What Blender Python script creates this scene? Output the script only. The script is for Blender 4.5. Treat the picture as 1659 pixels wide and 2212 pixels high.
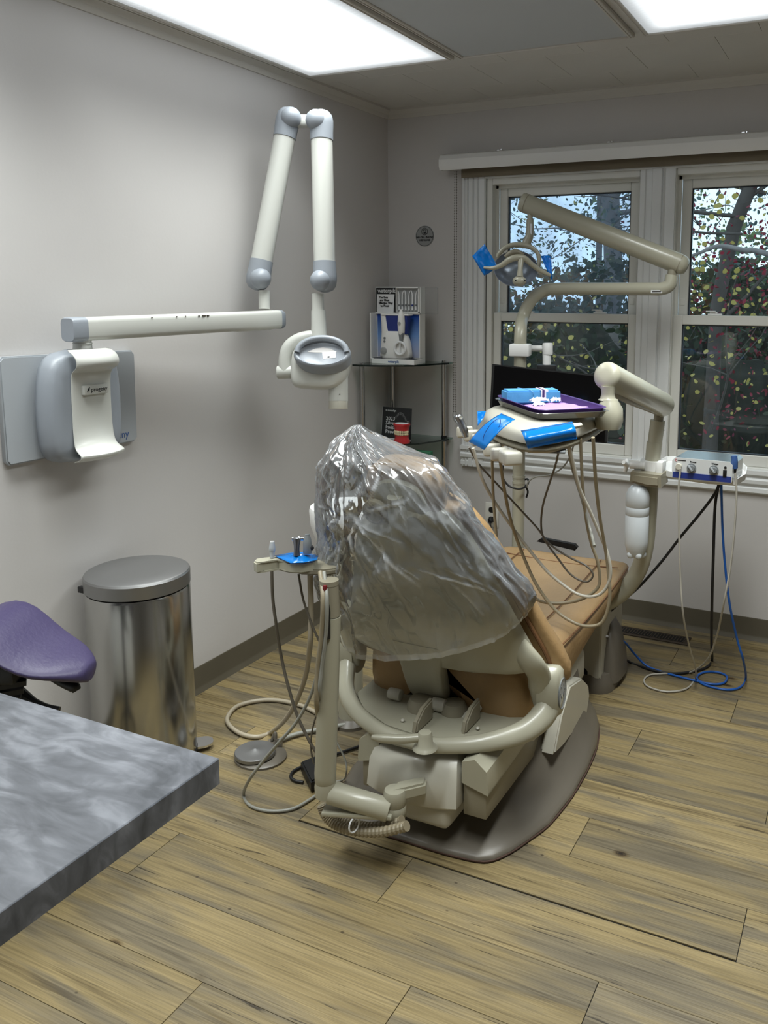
import bpy, bmesh, math, random
from mathutils import Vector, Matrix, noise
V = Vector
random.seed(7)
for o in list(bpy.data.objects): bpy.data.objects.remove(o)
S = bpy.context.scene
COL = S.collection

# ------------------------------------------------------------------ camera
FPX, YAW, PITCH, ROLL = 1842.83, .438409, .137496, .0046275
CAM = V((2.26916, -3.81528, 1.52355)); PX, PY, IW, IH = 1022.358, 888.696, 1659., 2212.
_f = V((-math.sin(YAW)*math.cos(PITCH), math.cos(YAW)*math.cos(PITCH), -math.sin(PITCH)))
_r0 = V((math.cos(YAW), math.sin(YAW), 0)); _u0 = _r0.cross(_f)
CR = _r0*math.cos(ROLL)+_u0*math.sin(ROLL); CU = _u0*math.cos(ROLL)-_r0*math.sin(ROLL); CF = _f
cam = bpy.data.cameras.new('camera'); camo = bpy.data.objects.new('camera', cam); COL.objects.link(camo)
cam.sensor_fit = 'HORIZONTAL'; cam.sensor_width = 36; cam.lens = FPX/IW*36
cam.shift_x = (IW/2-PX)/IW; cam.shift_y = (PY-IH/2)/IW; cam.clip_start = .05; cam.clip_end = 200
camo.matrix_world = Matrix(((CR.x, CU.x, -CF.x, CAM.x), (CR.y, CU.y, -CF.y, CAM.y), (CR.z, CU.z, -CF.z, CAM.z), (0, 0, 0, 1)))
S.camera = camo
def at(px, py, x=None, y=None, z=None, d=None):
    r = CF+CR*((px-PX)/FPX)-CU*((py-PY)/FPX)
    if x is not None: t = (x-CAM.x)/r.x
    elif y is not None: t = (y-CAM.y)/r.y
    elif z is not None: t = (z-CAM.z)/r.z
    else: t = d
    return CAM+r*t
def dep(p): return (p-CAM).dot(CF)

# ------------------------------------------------------------------ world, exposure
PANEL = 1.1      # what the lens itself shows; the downward beam below comes out of the same panels
BEAM = 9.2
S.view_settings.view_transform = 'Standard'; S.view_settings.look = 'None'
S.view_settings.exposure = 0.42; S.view_settings.gamma = 1; S.view_settings.use_curve_mapping = False
W = bpy.data.worlds.new('sky'); S.world = W; W.use_nodes = True
_n = W.node_tree.nodes; _n.clear()
_o = _n.new('ShaderNodeOutputWorld'); _b = _n.new('ShaderNodeBackground')
_b.inputs[0].default_value = (.66, .84, .98, 1); _b.inputs[1].default_value = 1.5
W.node_tree.links.new(_b.outputs[0], _o.inputs[0])

# ------------------------------------------------------------------ materials
def lin(c): 
    return tuple((v/255/12.92 if v/255 <= .04045 else ((v/255+.055)/1.055)**2.4) for v in c)+(1,)
MATS = {}
def mat(name, rgb, rough=.5, metal=0, spec=.5, var=0, vscale=6, bump=0, bscale=60, coat=0, stretch=None, sheen=0):
    m = bpy.data.materials.new(name); m.use_nodes = True; nt = m.node_tree; N = nt.nodes; L = nt.links
    p = N['Principled BSDF']; c = lin(rgb)
    p.inputs['Base Color'].default_value = c; p.inputs['Roughness'].default_value = rough; p.inputs['Metallic'].default_value = metal
    p.inputs['Specular IOR Level'].default_value = spec; p.inputs['Coat Weight'].default_value = coat
    tc = N.new('ShaderNodeTexCoord'); vec = tc.outputs['Object']
    if stretch:
        mp = N.new('ShaderNodeMapping'); mp.inputs['Scale'].default_value = stretch; L.new(vec, mp.inputs[0]); vec = mp.outputs[0]
    if var:
        t = N.new('ShaderNodeTexNoise'); t.inputs['Scale'].default_value = vscale; t.inputs['Detail'].default_value = 4; L.new(vec, t.inputs['Vector'])
        r = N.new('ShaderNodeValToRGB'); L.new(t.outputs[0], r.inputs[0])
        r.color_ramp.elements[0].position = .3; r.color_ramp.elements[1].position = .7
        r.color_ramp.elements[0].color = tuple(v*(1-var) for v in c[:3])+(1,); r.color_ramp.elements[1].color = tuple(min(1, v*(1+var)) for v in c[:3])+(1,)
        L.new(r.outputs[0], p.inputs['Base Color'])
    if bump:
        t = N.new('ShaderNodeTexNoise'); t.inputs['Scale'].default_value = bscale; t.inputs['Detail'].default_value = 3; L.new(vec, t.inputs['Vector'])
        b = N.new('ShaderNodeBump'); b.inputs['Strength'].default_value = bump; b.inputs['Distance'].default_value = .004
        L.new(t.outputs[0], b.inputs['Height']); L.new(b.outputs[0], p.inputs['Normal'])
    MATS[name] = m; return m
def emis(name, rgb, st):
    m = bpy.data.materials.new(name); m.use_nodes = True; N = m.node_tree.nodes; N.clear()
    o = N.new('ShaderNodeOutputMaterial'); e = N.new('ShaderNodeEmission'); e.inputs[0].default_value = lin(rgb); e.inputs[1].default_value = st
    m.node_tree.links.new(e.outputs[0], o.inputs[0]); MATS[name] = m; return m
def clear(name, rgb, dens, haze_rgb, gloss_rough=.05, ior=1.45, scatter='ShaderNodeBsdfDiffuse', mottle=0, mscale=3):
    """thin clear sheet: transparent + a little scattering + fresnel gloss"""
    m = bpy.data.materials.new(name); m.use_nodes = True; nt = m.node_tree; N = nt.nodes; L = nt.links; N.clear()
    o = N.new('ShaderNodeOutputMaterial'); t = N.new('ShaderNodeBsdfTransparent'); t.inputs[0].default_value = lin(rgb)
    d = N.new(scatter); d.inputs[0].default_value = lin(haze_rgb)
    g = N.new('ShaderNodeBsdfGlossy'); g.inputs['Roughness'].default_value = gloss_rough
    m1 = N.new('ShaderNodeMixShader'); m1.inputs[0].default_value = dens; L.new(t.outputs[0], m1.inputs[1]); L.new(d.outputs[0], m1.inputs[2])
    if mottle:
        tc = N.new('ShaderNodeTexCoord'); nz = N.new('ShaderNodeTexNoise'); nz.inputs['Scale'].default_value = mscale; nz.inputs['Detail'].default_value = 5
        L.new(tc.outputs['Object'], nz.inputs['Vector']); mr = N.new('ShaderNodeMapRange'); mr.inputs[1].default_value = .3; mr.inputs[2].default_value = .72
        mr.inputs[3].default_value = dens*(1-mottle); mr.inputs[4].default_value = min(1, dens*(1+mottle)); L.new(nz.outputs[0], mr.inputs[0]); L.new(mr.outputs[0], m1.inputs[0])
    fr = N.new('ShaderNodeFresnel'); fr.inputs[0].default_value = ior
    m2 = N.new('ShaderNodeMixShader'); L.new(fr.outputs[0], m2.inputs[0]); L.new(m1.outputs[0], m2.inputs[1]); L.new(g.outputs[0], m2.inputs[2])
    L.new(m2.outputs[0], o.inputs[0]); MATS[name] = m; return m

mat('wall', (202, 199, 197), .6, var=.03, vscale=1.5, bump=.06, bscale=90)
mat('ceil', (202, 200, 194), .75, var=.02, bump=.15, bscale=250)
mat('crown', (200, 197, 190), .6)
mat('cove', (86, 80, 66), .55, var=.06)
mat('trim', (226, 228, 228), .38, var=.02, vscale=3)
mat('vinyl', (222, 222, 216), .35)
mat('gasket', (46, 52, 60), .6)
mat('alu', (150, 152, 150), .35, .6)
mat('beige', (170, 167, 149), .33, var=.015, coat=.2)
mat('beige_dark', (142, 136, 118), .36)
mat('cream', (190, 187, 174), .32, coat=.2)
mat('white_arm', (202, 203, 197), .3, coat=.15)
mat('grey_plastic', (146, 152, 160), .38)
mat('grey_plate', (168, 173, 178), .4)
mat('tan', (160, 130, 90), .42, var=.07, vscale=9, bump=.35, bscale=70)
mat('tan_side', (148, 110, 76), .45, var=.06, vscale=7, bump=.3, bscale=60)
mat('seam', (120, 84, 54), .6)
mat('hose', (142, 132, 110), .4)
mat('hose_pale', (182, 178, 166), .35)
mat('hose_floor', (164, 154, 134), .42)
mat('hose_grey', (142, 142, 134), .4)
mat('hose_dark', (96, 90, 80), .45)
mat('cable_black', (24, 24, 26), .5)
mat('cable_blue', (28, 92, 178), .4)
mat('cable_grey', (172, 168, 158), .45)
mat('black', (14, 14, 15), .45)
mat('black_gloss', (6, 6, 8), .12, spec=.5)
mat('base_grey', (102, 96, 86), .38, var=.05, vscale=4)
mat('rust', (70, 48, 38), .8)
mat('steel', (186, 186, 184), .2, 1, var=.03)
mat('lid_steel', (150, 150, 150), .42, .9)
mat('chrome', (215, 216, 218), .1, 1)
mat('handpiece', (150, 152, 156), .3, 1)
mat('purple', (58, 51, 84), .42, bump=.2, bscale=90)
mat('tray_purple', (70, 46, 104), .35)
mat('lilac', (176, 140, 208), .85, bump=.4, bscale=30)
mat('wrap_blue', (84, 158, 214), .8, var=.1, vscale=14, bump=.5, bscale=25)
mat('wrap_blue_light', (120, 178, 222), .8)
mat('tissue', (232, 228, 236), .9, bump=.4, bscale=40)
mat('white', (232, 232, 230), .45)
mat('bottle', (200, 206, 210), .3, spec=.5)
mat('box_navy', (40, 56, 128), .4)
mat('box_face', (206, 208, 208), .4)
mat('knob_grey', (120, 124, 126), .45)
mat('vent_brown', (64, 54, 44), .5, .3)
mat('vent_hole', (12, 11, 10), .9)
mat('red', (110, 26, 28), .4)
mat('gum', (176, 40, 44), .28, coat=.3)
mat('tooth', (226, 212, 176), .35)
mat('green_box', (46, 110, 78), .6)
mat('card_black', (34, 36, 38), .4)
mat('ink', (22, 22, 24), .6)
mat('ink_blue', (58, 92, 150), .5)
mat('print_white', (226, 228, 230), .5)
mat('sign_grey', (150, 152, 152), .4)
mat('shade_fabric', (120, 110, 92), .9, var=.12, vscale=40, stretch=(.15, 1, 1))
mat('outlet', (226, 224, 216), .4)
mat('bark', (72, 64, 60), .9, var=.25, vscale=8, bump=.8, bscale=20)
mat('bark_pale', (126, 118, 116), .9, var=.2, vscale=10)
mat('soil', (70, 62, 44), 1, var=.4, vscale=3)
mat('reflector', (218, 224, 240), .25, .55)
emis('lamp_blue', (150, 170, 255), .55)
clear('glass', (238, 244, 244), .015, (200, 205, 205), .02)
clear('glass_hazy', (225, 234, 242), .20, (150, 170, 190), .12, mottle=.75, mscale=5)
clear('shelf_glass', (205, 222, 214), .03, (160, 180, 170), .03, 1.5)
clear('acrylic', (238, 240, 240), .02, (220, 220, 220), .05)
clear('acrylic_thin', (251, 252, 252), .008, (225, 228, 228), .05, 1.12)
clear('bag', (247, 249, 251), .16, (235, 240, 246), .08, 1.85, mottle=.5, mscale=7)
def whiten(m):  # makes the film whiter where the fold highlights are painted in
    N = m.node_tree.nodes; L = m.node_tree.links; at_ = N.new('ShaderNodeAttribute'); at_.attribute_name = 'crease_glint'
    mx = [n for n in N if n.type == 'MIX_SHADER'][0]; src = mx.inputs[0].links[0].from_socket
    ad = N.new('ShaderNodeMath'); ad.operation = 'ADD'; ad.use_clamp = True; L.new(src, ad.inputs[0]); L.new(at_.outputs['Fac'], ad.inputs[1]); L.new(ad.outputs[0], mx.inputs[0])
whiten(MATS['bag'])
clear('film_blue', (60, 170, 250), .6, (22, 142, 240), .12, 1.5)
mat('shelf_edge', (24, 34, 30), .15)

def wood_mat():
    m = bpy.data.materials.new('plank_wood'); m.use_nodes = True; nt = m.node_tree; N = nt.nodes; L = nt.links
    p = N['Principled BSDF']; p.inputs['Roughness'].default_value = .5; p.inputs['Specular IOR Level'].default_value = .35
    tc = N.new('ShaderNodeTexCoord'); oi = N.new('ShaderNodeObjectInfo')
    off = N.new('ShaderNodeVectorMath'); off.operation = 'SCALE'; off.inputs[0].default_value = (37, 61, 19); L.new(oi.outputs['Random'], off.inputs['Scale'])
    add = N.new('ShaderNodeVectorMath'); L.new(tc.outputs['Object'], add.inputs[0]); L.new(off.outputs[0], add.inputs[1])
    def mapped(sx, sy):
        mp = N.new('ShaderNodeMapping'); mp.inputs['Scale'].default_value = (sx, sy, 1); L.new(add.outputs[0], mp.inputs[0]); return mp.outputs[0]
    def nz(vec, sc, det=4, dist=0):
        t = N.new('ShaderNodeTexNoise'); t.inputs['Scale'].default_value = sc; t.inputs['Detail'].default_value = det; t.inputs['Distortion'].default_value = dist; L.new(vec, t.inputs['Vector']); return t.outputs[0]
    def ramp(fac, stops):
        r = N.new('ShaderNodeValToRGB'); e = r.color_ramp.elements
        while len(e) < len(stops): e.new(.5)
        for i, (pos, c) in enumerate(stops): e[i].position = pos; e[i].color = c if len(c) == 4 else lin(c)
        L.new(fac, r.inputs[0]); return r.outputs[0]
    def mix(a, b, fac, mode='MIX'):
        x = N.new('ShaderNodeMix'); x.data_type = 'RGBA'; x.blend_type = mode
        if isinstance(fac, float): x.inputs[0].default_value = fac
        else: L.new(fac, x.inputs[0])
        L.new(a, x.inputs[6]); L.new(b, x.inputs[7]); return x.outputs[2]
    base = ramp(nz(mapped(1.1, 9), 1.4, 5, .6), [(.27, (110, 100, 80)), (.41, (128, 116, 90)), (.54, (156, 137, 92)), (.66, (148, 129, 84)), (.8, (126, 115, 90))])
    fine = ramp(nz(mapped(2.5, 90), 2.0, 6, .3), [(.3, (120, 120, 120)), (.62, (255, 255, 255))])
    c = mix(base, fine, .32, 'MULTIPLY')
    streak = ramp(nz(mapped(.9, 22), 1.6, 6, 1.2), [(.56, (255, 255, 255)), (.68, (150, 140, 126))])
    c = mix(c, streak, .55, 'MULTIPLY')
    crack = ramp(nz(mapped(1.4, 36), 1.3, 8, 2.2), [(.655, (255, 255, 255)), (.70, (84, 72, 60))])
    c = mix(c, crack, .8, 'MULTIPLY')
    c = mix(c, ramp(nz(mapped(3, 170), 2.2, 4, .2), [(.35, (170, 165, 158)), (.6, (255, 255, 255))]), .4, 'MULTIPLY')
    v2 = N.new('ShaderNodeTexVoronoi'); v2.inputs['Scale'].default_value = 9; L.new(mapped(1.0, 1.3), v2.inputs['Vector'])
    c = mix(c, ramp(v2.outputs['Distance'], [(.0, (70, 56, 44)), (.03, (96, 80, 60)), (.055, (255, 255, 255))]), .7, 'MULTIPLY')
    vo = N.new('ShaderNodeTexVoronoi'); vo.inputs['Scale'].default_value = 4.2; L.new(mapped(1.0, 1.7), vo.inputs['Vector'])
    knot = ramp(vo.outputs['Distance'], [(.0, (56, 44, 34)), (.028, (86, 70, 52)), (.040, (170, 156, 128)), (.052, (120, 104, 80)), (.07, (206, 194, 170)), (.12, (255, 255, 255))])
    kn = N.new('ShaderNodeMix'); kn.data_type = 'RGBA'; kn.blend_type = 'MULTIPLY'
    sep = N.new('ShaderNodeSeparateColor'); L.new(vo.outputs['Color'], sep.inputs[0]); gt = N.new('ShaderNodeMath'); gt.operation = 'GREATER_THAN'; gt.inputs[1].default_value = .36; L.new(sep.outputs[0], gt.inputs[0])
    L.new(gt.outputs[0], kn.inputs[0]); L.new(c, kn.inputs[6]); L.new(knot, kn.inputs[7])
    hs = N.new('ShaderNodeHueSaturation'); mr = N.new('ShaderNodeMapRange'); mr.inputs[3].default_value = .77; mr.inputs[4].default_value = .99; hs.inputs['Saturation'].default_value = .93; L.new(oi.outputs['Random'], mr.inputs[0]); L.new(mr.outputs[0], hs.inputs['Value']); L.new(kn.outputs[2], hs.inputs['Color'])
    L.new(hs.outputs[0], p.inputs['Base Color'])
    b = N.new('ShaderNodeBump'); b.inputs['Strength'].default_value = .25; b.inputs['Distance'].default_value = .002; L.new(fine, b.inputs['Height']); L.new(b.outputs[0], p.inputs['Normal'])
    MATS['plank'] = m
wood_mat()
def counter_mat():
    m = bpy.data.materials.new('swirl_laminate'); m.use_nodes = True; nt = m.node_tree; N = nt.nodes; L = nt.links
    p = N['Principled BSDF']; p.inputs['Roughness'].default_value = .38
    tc = N.new('ShaderNodeTexCoord')
    a = N.new('ShaderNodeTexNoise'); a.inputs['Scale'].default_value = 2.6; a.inputs['Detail'].default_value = 7; a.inputs['Distortion'].default_value = 3.2; L.new(tc.outputs['Object'], a.inputs['Vector'])
    mp = N.new('ShaderNodeMapping'); mp.inputs['Scale'].default_value = (3, 9, 5); mp.inputs['Rotation'].default_value = (0, 0, .5); L.new(tc.outputs['Object'], mp.inputs[0])
    b = N.new('ShaderNodeTexNoise'); b.inputs['Scale'].default_value = 3; b.inputs['Detail'].default_value = 9; b.inputs['Distortion'].default_value = 1.6; L.new(mp.outputs[0], b.inputs['Vector'])
    ad = N.new('ShaderNodeMath'); ad.operation = 'ADD'; L.new(a.outputs[0], ad.inputs[0]); L.new(b.outputs[0], ad.inputs[1])
    r = N.new('ShaderNodeValToRGB'); e = r.color_ramp.elements; e[0].position = .36*1; e[1].position = .68; L.new(ad.outputs[0], r.inputs[0])
    ml = N.new('ShaderNodeMath'); ml.operation = 'MULTIPLY'; ml.inputs[1].default_value = .5; L.new(ad.outputs[0], ml.inputs[0]); L.new(ml.outputs[0], r.inputs[0])
    e[0].color = lin((74, 77, 83)); e[1].color = lin((150, 153, 161)); x = e.new(.5); x.color = lin((104, 107, 114))
    L.new(r.outputs[0], p.inputs['Base Color']); MATS['laminate'] = m
counter_mat()
def pack_print():
    # printed backdrop of the display: blue fading to pale lilac towards the bottom (ink on card)
    m = bpy.data.materials.new('blue_print'); m.use_nodes = True; nt = m.node_tree; N = nt.nodes; L = nt.links
    p = N['Principled BSDF']; p.inputs['Roughness'].default_value = .4
    tc = N.new('ShaderNodeTexCoord'); s = N.new('ShaderNodeSeparateXYZ'); L.new(tc.outputs['Generated'], s.inputs[0])
    r = N.new('ShaderNodeValToRGB'); L.new(s.outputs['Z'], r.inputs[0]); e = r.color_ramp.elements
    e[0].position = .05; e[0].color = lin((176, 182, 204)); e[1].position = .95; e[1].color = lin((14, 62, 150)); x = e.new(.5); x.color = lin((110, 150, 206))
    L.new(r.outputs[0], p.inputs['Base Color']); MATS['blue_print'] = m
pack_print()

# ------------------------------------------------------------------ mesh helpers
class B:
    def __init__(s): s.bm = bmesh.new()
    def box(s, c, size, rot=None, bev=0, seg=2):
        c = V(c); hx, hy, hz = [v/2 for v in size]
        vs = []
        for sx, sy, sz in ((-1,-1,-1),(1,-1,-1),(1,1,-1),(-1,1,-1),(-1,-1,1),(1,-1,1),(1,1,1),(-1,1,1)):
            p = V((sx*hx, sy*hy, sz*hz)); p = (rot @ p if rot else p)+c; vs.append(s.bm.verts.new(p))
        fs = [s.bm.faces.new([vs[i] for i in f]) for f in ((0,3,2,1),(4,5,6,7),(0,1,5,4),(1,2,6,5),(2,3,7,6),(3,0,4,7))]
        if bev:
            es = list({e for f in fs for e in f.edges})
            bmesh.ops.bevel(s.bm, geom=es, offset=bev, segments=seg, affect='EDGES', profile=.5, clamp_overlap=True)
        return s
    def bb(s, a, b, bev=0, seg=2):
        a, b = V(a), V(b); return s.box((a+b)/2, [abs(v) for v in (b-a)], None, bev, seg)
    def rings(s, R, cap0=True, cap1=True, closed=True, loop=False):
        rows = [[s.bm.verts.new(p) for p in r] for r in R]; n = len(rows[0])
        pairs = list(zip(rows[:-1], rows[1:]))+([(rows[-1], rows[0])] if loop else [])
        for a, b in pairs:
            for i in range(n if closed else n-1):
                j = (i+1) % n
                try: s.bm.faces.new((a[i], a[j], b[j], b[i]))
                except ValueError: pass
        if closed and not loop:
            if cap0: s.bm.faces.new(rows[0][::-1])
            if cap1: s.bm.faces.new(rows[-1])
        return s
    def tube(s, pts, r, n=10, smooth=4, cap=True, loop=False, flat=1.0, up=None):
        P = [V(p) for p in pts]; m = len(P)
        rr = list(r) if isinstance(r, (list, tuple)) else [r]*m
        if smooth > 1 and m > 2:
            Q, T = [], []
            rng = range(m if loop else m-1)
            for i in rng:
                g = (lambda k: P[k % m]) if loop else (lambda k: P[max(0, min(m-1, k))])
                p0, p1, p2, p3 = g(i-1), g(i), g(i+1), g(i+2)
                if not loop and i == 0: p0 = p1*2-p2
                if not loop and i == m-2: p3 = p2*2-p1
                for k in range(smooth):
                    t = k/smooth; Q.append(.5*((2*p1)+(p2-p0)*t+(2*p0-5*p1+4*p2-p3)*t*t+(3*p1-p0-3*p2+p3)*t**3))
                    T.append(rr[i]*(1-t)+rr[(i+1) % m]*t)
            if not loop: Q.append(P[-1]); T.append(rr[-1])
            P, rr = Q, T
        m = len(P); tang = []
        for i in range(m):
            a = P[(i-1) % m] if (loop or i) else P[i]; b = P[(i+1) % m] if (loop or i < m-1) else P[i]
            tang.append((b-a).normalized())
        ref = V(up) if up else (V((0, 0, 1)) if abs(tang[0].z) < .9 else V((1, 0, 0)))
        nn = (ref-tang[0]*ref.dot(tang[0])).normalized(); R = []
        for i in range(m):
            nn = nn-tang[i]*nn.dot(tang[i]); nn.normalize(); bb = tang[i].cross(nn)
            R.append([P[i]+(nn*math.cos(2*math.pi*k/n)*flat+bb*math.sin(2*math.pi*k/n))*rr[i] for k in range(n)])
        return s.rings(R, cap, cap, True, loop)
    def cyl(s, a, b, r0, r1=None, n=24, bev=0):
        r1 = r0 if r1 is None else r1; a, b = V(a), V(b)
        if bev:
            d = (b-a).normalized(); return s.tube([a, a+d*bev*.3, a+d*bev, b-d*bev, b-d*bev*.3, b], [r0-bev, r0-bev*.3, r0, r1, r1-bev*.3, r1-bev], n, 1)
        return s.tube([a, b], [r0, r1], n, 1)
    def lathe(s, o, prof, ax=(0, 0, 1), n=28, sx=1, sy=1, cap=True):
        o = V(o); q = V((0, 0, 1)).rotation_difference(V(ax).normalized()); R = []
        for r, h in prof: R.append([o+q @ V((r*math.cos(2*math.pi*k/n)*sx, r*math.sin(2*math.pi*k/n)*sy, h)) for k in range(n)])
        return s.rings(R, cap, cap)
    def sph(s, o, r, n=16, sc=(1, 1, 1)):
        m = n//2; return s.lathe_abs(o, [(r*math.sin(math.pi*i/m), -r*math.cos(math.pi*i/m)) for i in range(m+1)], n, sc)
    def lathe_abs(s, o, prof, n, sc):
        o = V(o); R = [[o+V((max(r, 1e-5)*math.cos(2*math.pi*k/n)*sc[0], max(r, 1e-5)*math.sin(2*math.pi*k/n)*sc[1], h*sc[2])) for k in range(n)] for r, h in prof]
        return s.rings(R)
    def prism(s, poly, ext, bev=0, seg=2):
        """poly: planar world points; ext: extrusion vector"""
        ext = V(ext); a = [s.bm.verts.new(V(p)) for p in poly]; b = [s.bm.verts.new(V(p)+ext) for p in poly]; n = len(a); fs = []
        fs.append(s.bm.faces.new(a[::-1])); fs.append(s.bm.faces.new(b))
        for i in range(n): fs.append(s.bm.faces.new((a[i], a[(i+1) % n], b[(i+1) % n], b[i])))
        if bev:
            es = list(set(fs[0].edges) | set(fs[1].edges)); bmesh.ops.bevel(s.bm, geom=es, offset=bev, segments=seg, affect='EDGES', clamp_overlap=True)
        return s
    def quad(s, *p):
        s.bm.faces.new([s.bm.verts.new(V(q)) for q in p]); return s
    def grid(s, rows):
        rs = [[s.bm.verts.new(V(p)) for p in r] for r in rows]
        for a, b in zip(rs[:-1], rs[1:]):
            for i in range(len(a)-1): s.bm.faces.new((a[i], a[i+1], b[i+1], b[i]))
        return s
    def to(s, name, material, parent=None, smooth=38, sub=0, solid=0, flatshade=False):
        bm = s.bm; bmesh.ops.recalc_face_normals(bm, faces=bm.faces)
        o0 = ROOTLOC.get(parent.name) if parent else None
        if o0 is None:
            if parent is None and bm.verts:
                xs = [v.co for v in bm.verts]
                o0 = V(((min(v.x for v in xs)+max(v.x for v in xs))/2, (min(v.y for v in xs)+max(v.y for v in xs))/2, min(v.z for v in xs)))
            else: o0 = V((0, 0, 0))
        for v in bm.verts: v.co -= o0
        me = bpy.data.meshes.new(name); bm.to_mesh(me); bm.free()
        if not flatshade:
            me.polygons.foreach_set('use_smooth', [True]*len(me.polygons)); me.set_sharp_from_angle(angle=math.radians(smooth))
        me.materials.append(MATS[material]); o = bpy.data.objects.new(name, me); COL.objects.link(o)
        if parent: o.parent = parent; ROOTLOC[o.name] = o0
        else: o.location = o0; ROOTLOC[o.name] = o0
        if solid: md = o.modifiers.new('solid', 'SOLIDIFY'); md.thickness = solid; md.offset = 0
        if sub: md = o.modifiers.new('sub', 'SUBSURF'); md.levels = sub; md.render_levels = sub
        return o
ROOTLOC = {}
def thing(name, label, cat, loc, group=None, kind=None):
    o = bpy.data.objects.new(name, None); COL.objects.link(o); o.location = loc; o.empty_display_size = .05
    ROOTLOC[o.name] = V(loc); return tag(o, label, cat, group, kind)
def tag(o, label=None, cat=None, group=None, kind=None):
    if label: o['label'] = label
    if cat: o['category'] = cat
    if group: o['group'] = group
    if kind: o['kind'] = kind
    return o
def struct(o, label=None): 
    o['kind'] = 'structure'
    if label: o['label'] = label
    return o
def rootst(name, loc=(0, 0, 0)):
    o = bpy.data.objects.new(name, None); COL.objects.link(o); o.location = loc; ROOTLOC[o.name] = V(loc); o['kind'] = 'structure'; return o
def ell(c, u, v, a, b, n=32, e=2.0):
    out = []
    for k in range(n):
        t = 2*math.pi*k/n; cs, sn = math.cos(t), math.sin(t)
        out.append(V(c)+V(u)*(a*math.copysign(abs(cs)**(2/e), cs))+V(v)*(b*math.copysign(abs(sn)**(2/e), sn)))
    return out
def text(name, s, org, ux, uy, size, material, parent, align='LEFT', ext=.0004, bold=0):
    cu = bpy.data.curves.new(name, 'FONT'); cu.body = s; cu.size = size; cu.align_x = align; cu.extrude = ext; cu.resolution_u = 2; cu.offset = bold
    t = bpy.data.objects.new(name, cu); COL.objects.link(t); bpy.context.view_layer.update()
    me = bpy.data.meshes.new_from_object(t.evaluated_get(bpy.context.evaluated_depsgraph_get())); bpy.data.objects.remove(t)
    ux, uy = V(ux).normalized(), V(uy).normalized(); nz = ux.cross(uy); o0 = ROOTLOC[parent.name]
    for v in me.vertices: v.co = V(org)+ux*v.co.x+uy*v.co.y+nz*v.co.z-o0
    me.materials.clear(); me.materials.append(MATS[material]); o = bpy.data.objects.new(name, me); COL.objects.link(o); o.parent = parent; return o
X, Y, Z = V((1, 0, 0)), V((0, 1, 0)), V((0, 0, 1))
RX, RY0, RZ = 3.9, -5.1, 2.425          # room extents: x 0..RX, y RY0..0, ceiling RZ
# ================================================================== ROOM SHELL
fl = struct(B().bb((0, RY0, -.06), (RX, 0, -.004)).to('floor', 'black'), 'floor of wide knotty wood planks')
PW, PL = .1905, 1.2315
def plank_mesh(l, name):
    b = B(); b.box((l/2, PW/2, -.002), (l-.0017, PW-.0011, .004), None, .0005, 1); bm = b.bm
    me = bpy.data.meshes.new(name); bm.to_mesh(me); bm.free(); me.materials.append(MATS['plank']); return me
joints = {-.997: 1.611, -1.188: 2.07, -1.378: 1.13, -1.5695: 1.60, -1.7595: .838, -1.9505: 1.22, -2.141: .569, -2.3315: .196, -2.522: 1.003}
PM = {}; y = -.997+PW*6; k = 0; y = -.997+PW*math.floor(.997/PW)
rows = []
yy = 0.0; top = -.997
while top+PW < .0001: top += PW
while top > RY0:
    jx = None
    for jy, v in joints.items():
        if abs(jy-top) < .03: jx = v
    if jx is None: jx = (hash_ := (math.sin(top*91.7)*.5+.5))*PL
    rows.append((top, jx)); top -= PW
rows.insert(0, (rows[0][0]+PW, .55))
for top, jx in rows:
    y1 = min(top, 0.0); y0 = max(top-PW, RY0)
    x = jx
    while x > 0: x -= PL
    while x < RX:
        a, b_ = max(x, 0), min(x+PL, RX)
        key = (round(b_-a, 3), round(y1-y0, 3))
        if b_-a > .01 and y1-y0 > .01:
            if key not in PM:
                m = plank_mesh(b_-a, 'plank')
                if y1-y0 < PW-.001:
                    for v in m.vertices: v.co.y *= (y1-y0)/PW
                PM[key] = m
            o = bpy.data.objects.new('plank', PM[key]); COL.objects.link(o); o.parent = fl; o.location = V((a, y0, 0))-fl.location
            if abs(top+1.7595) < .03 and abs(a-.838) < .02: o.location.y += .0055; o.scale.y = .969      # the one loose plank leaves a dark gap
        x += PL
# one plank has lifted a little along its long joint
ce = struct(B().bb((0, RY0, RZ+.012), (RX, 0, RZ+.08)).to('ceiling', 'ceil'), 'low ceiling of square staggered tiles')
TW, TH = .3175, .3295
tm = None; r = 0; ty = -.264+TH
TMs = {}
while ty > RY0:
    y1, y0 = min(ty, 0), max(ty-TH, RY0); x = 1.533-TW*5+(0 if r % 2 == 0 else TW/2)
    while x > 0: x -= TW
    while x < RX:
        a, b_ = max(0, x), min(RX, x+TW); key = (round(b_-a, 3), round(y1-y0, 3))
        if b_-a > .01 and y1-y0 > .01:
            if key not in TMs:
                b = B().box(((b_-a)/2, (y1-y0)/2, .006), (b_-a-.0012, y1-y0-.0006, .012), None, .0006, 1); me = bpy.data.meshes.new('ceiling_tile'); b.bm.to_mesh(me); b.bm.free(); me.materials.append(MATS['ceil']); TMs[key] = me
            o = bpy.data.objects.new('ceiling_tile', TMs[key]); COL.objects.link(o); o.parent = ce; o.location = V((a, y0, RZ))-ce.location
        x += TW
    ty -= TH; r += 1
WT = .16
struct(B().bb((-WT, RY0-WT, -.06), (0, WT, RZ+.08)).to('wall_left', 'wall'), 'pale grey painted wall behind the x-ray unit')
OX0, OX1, OZ0, OZ1 = .54, 2.20, .765, 2.075   # window opening
b = B()
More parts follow.
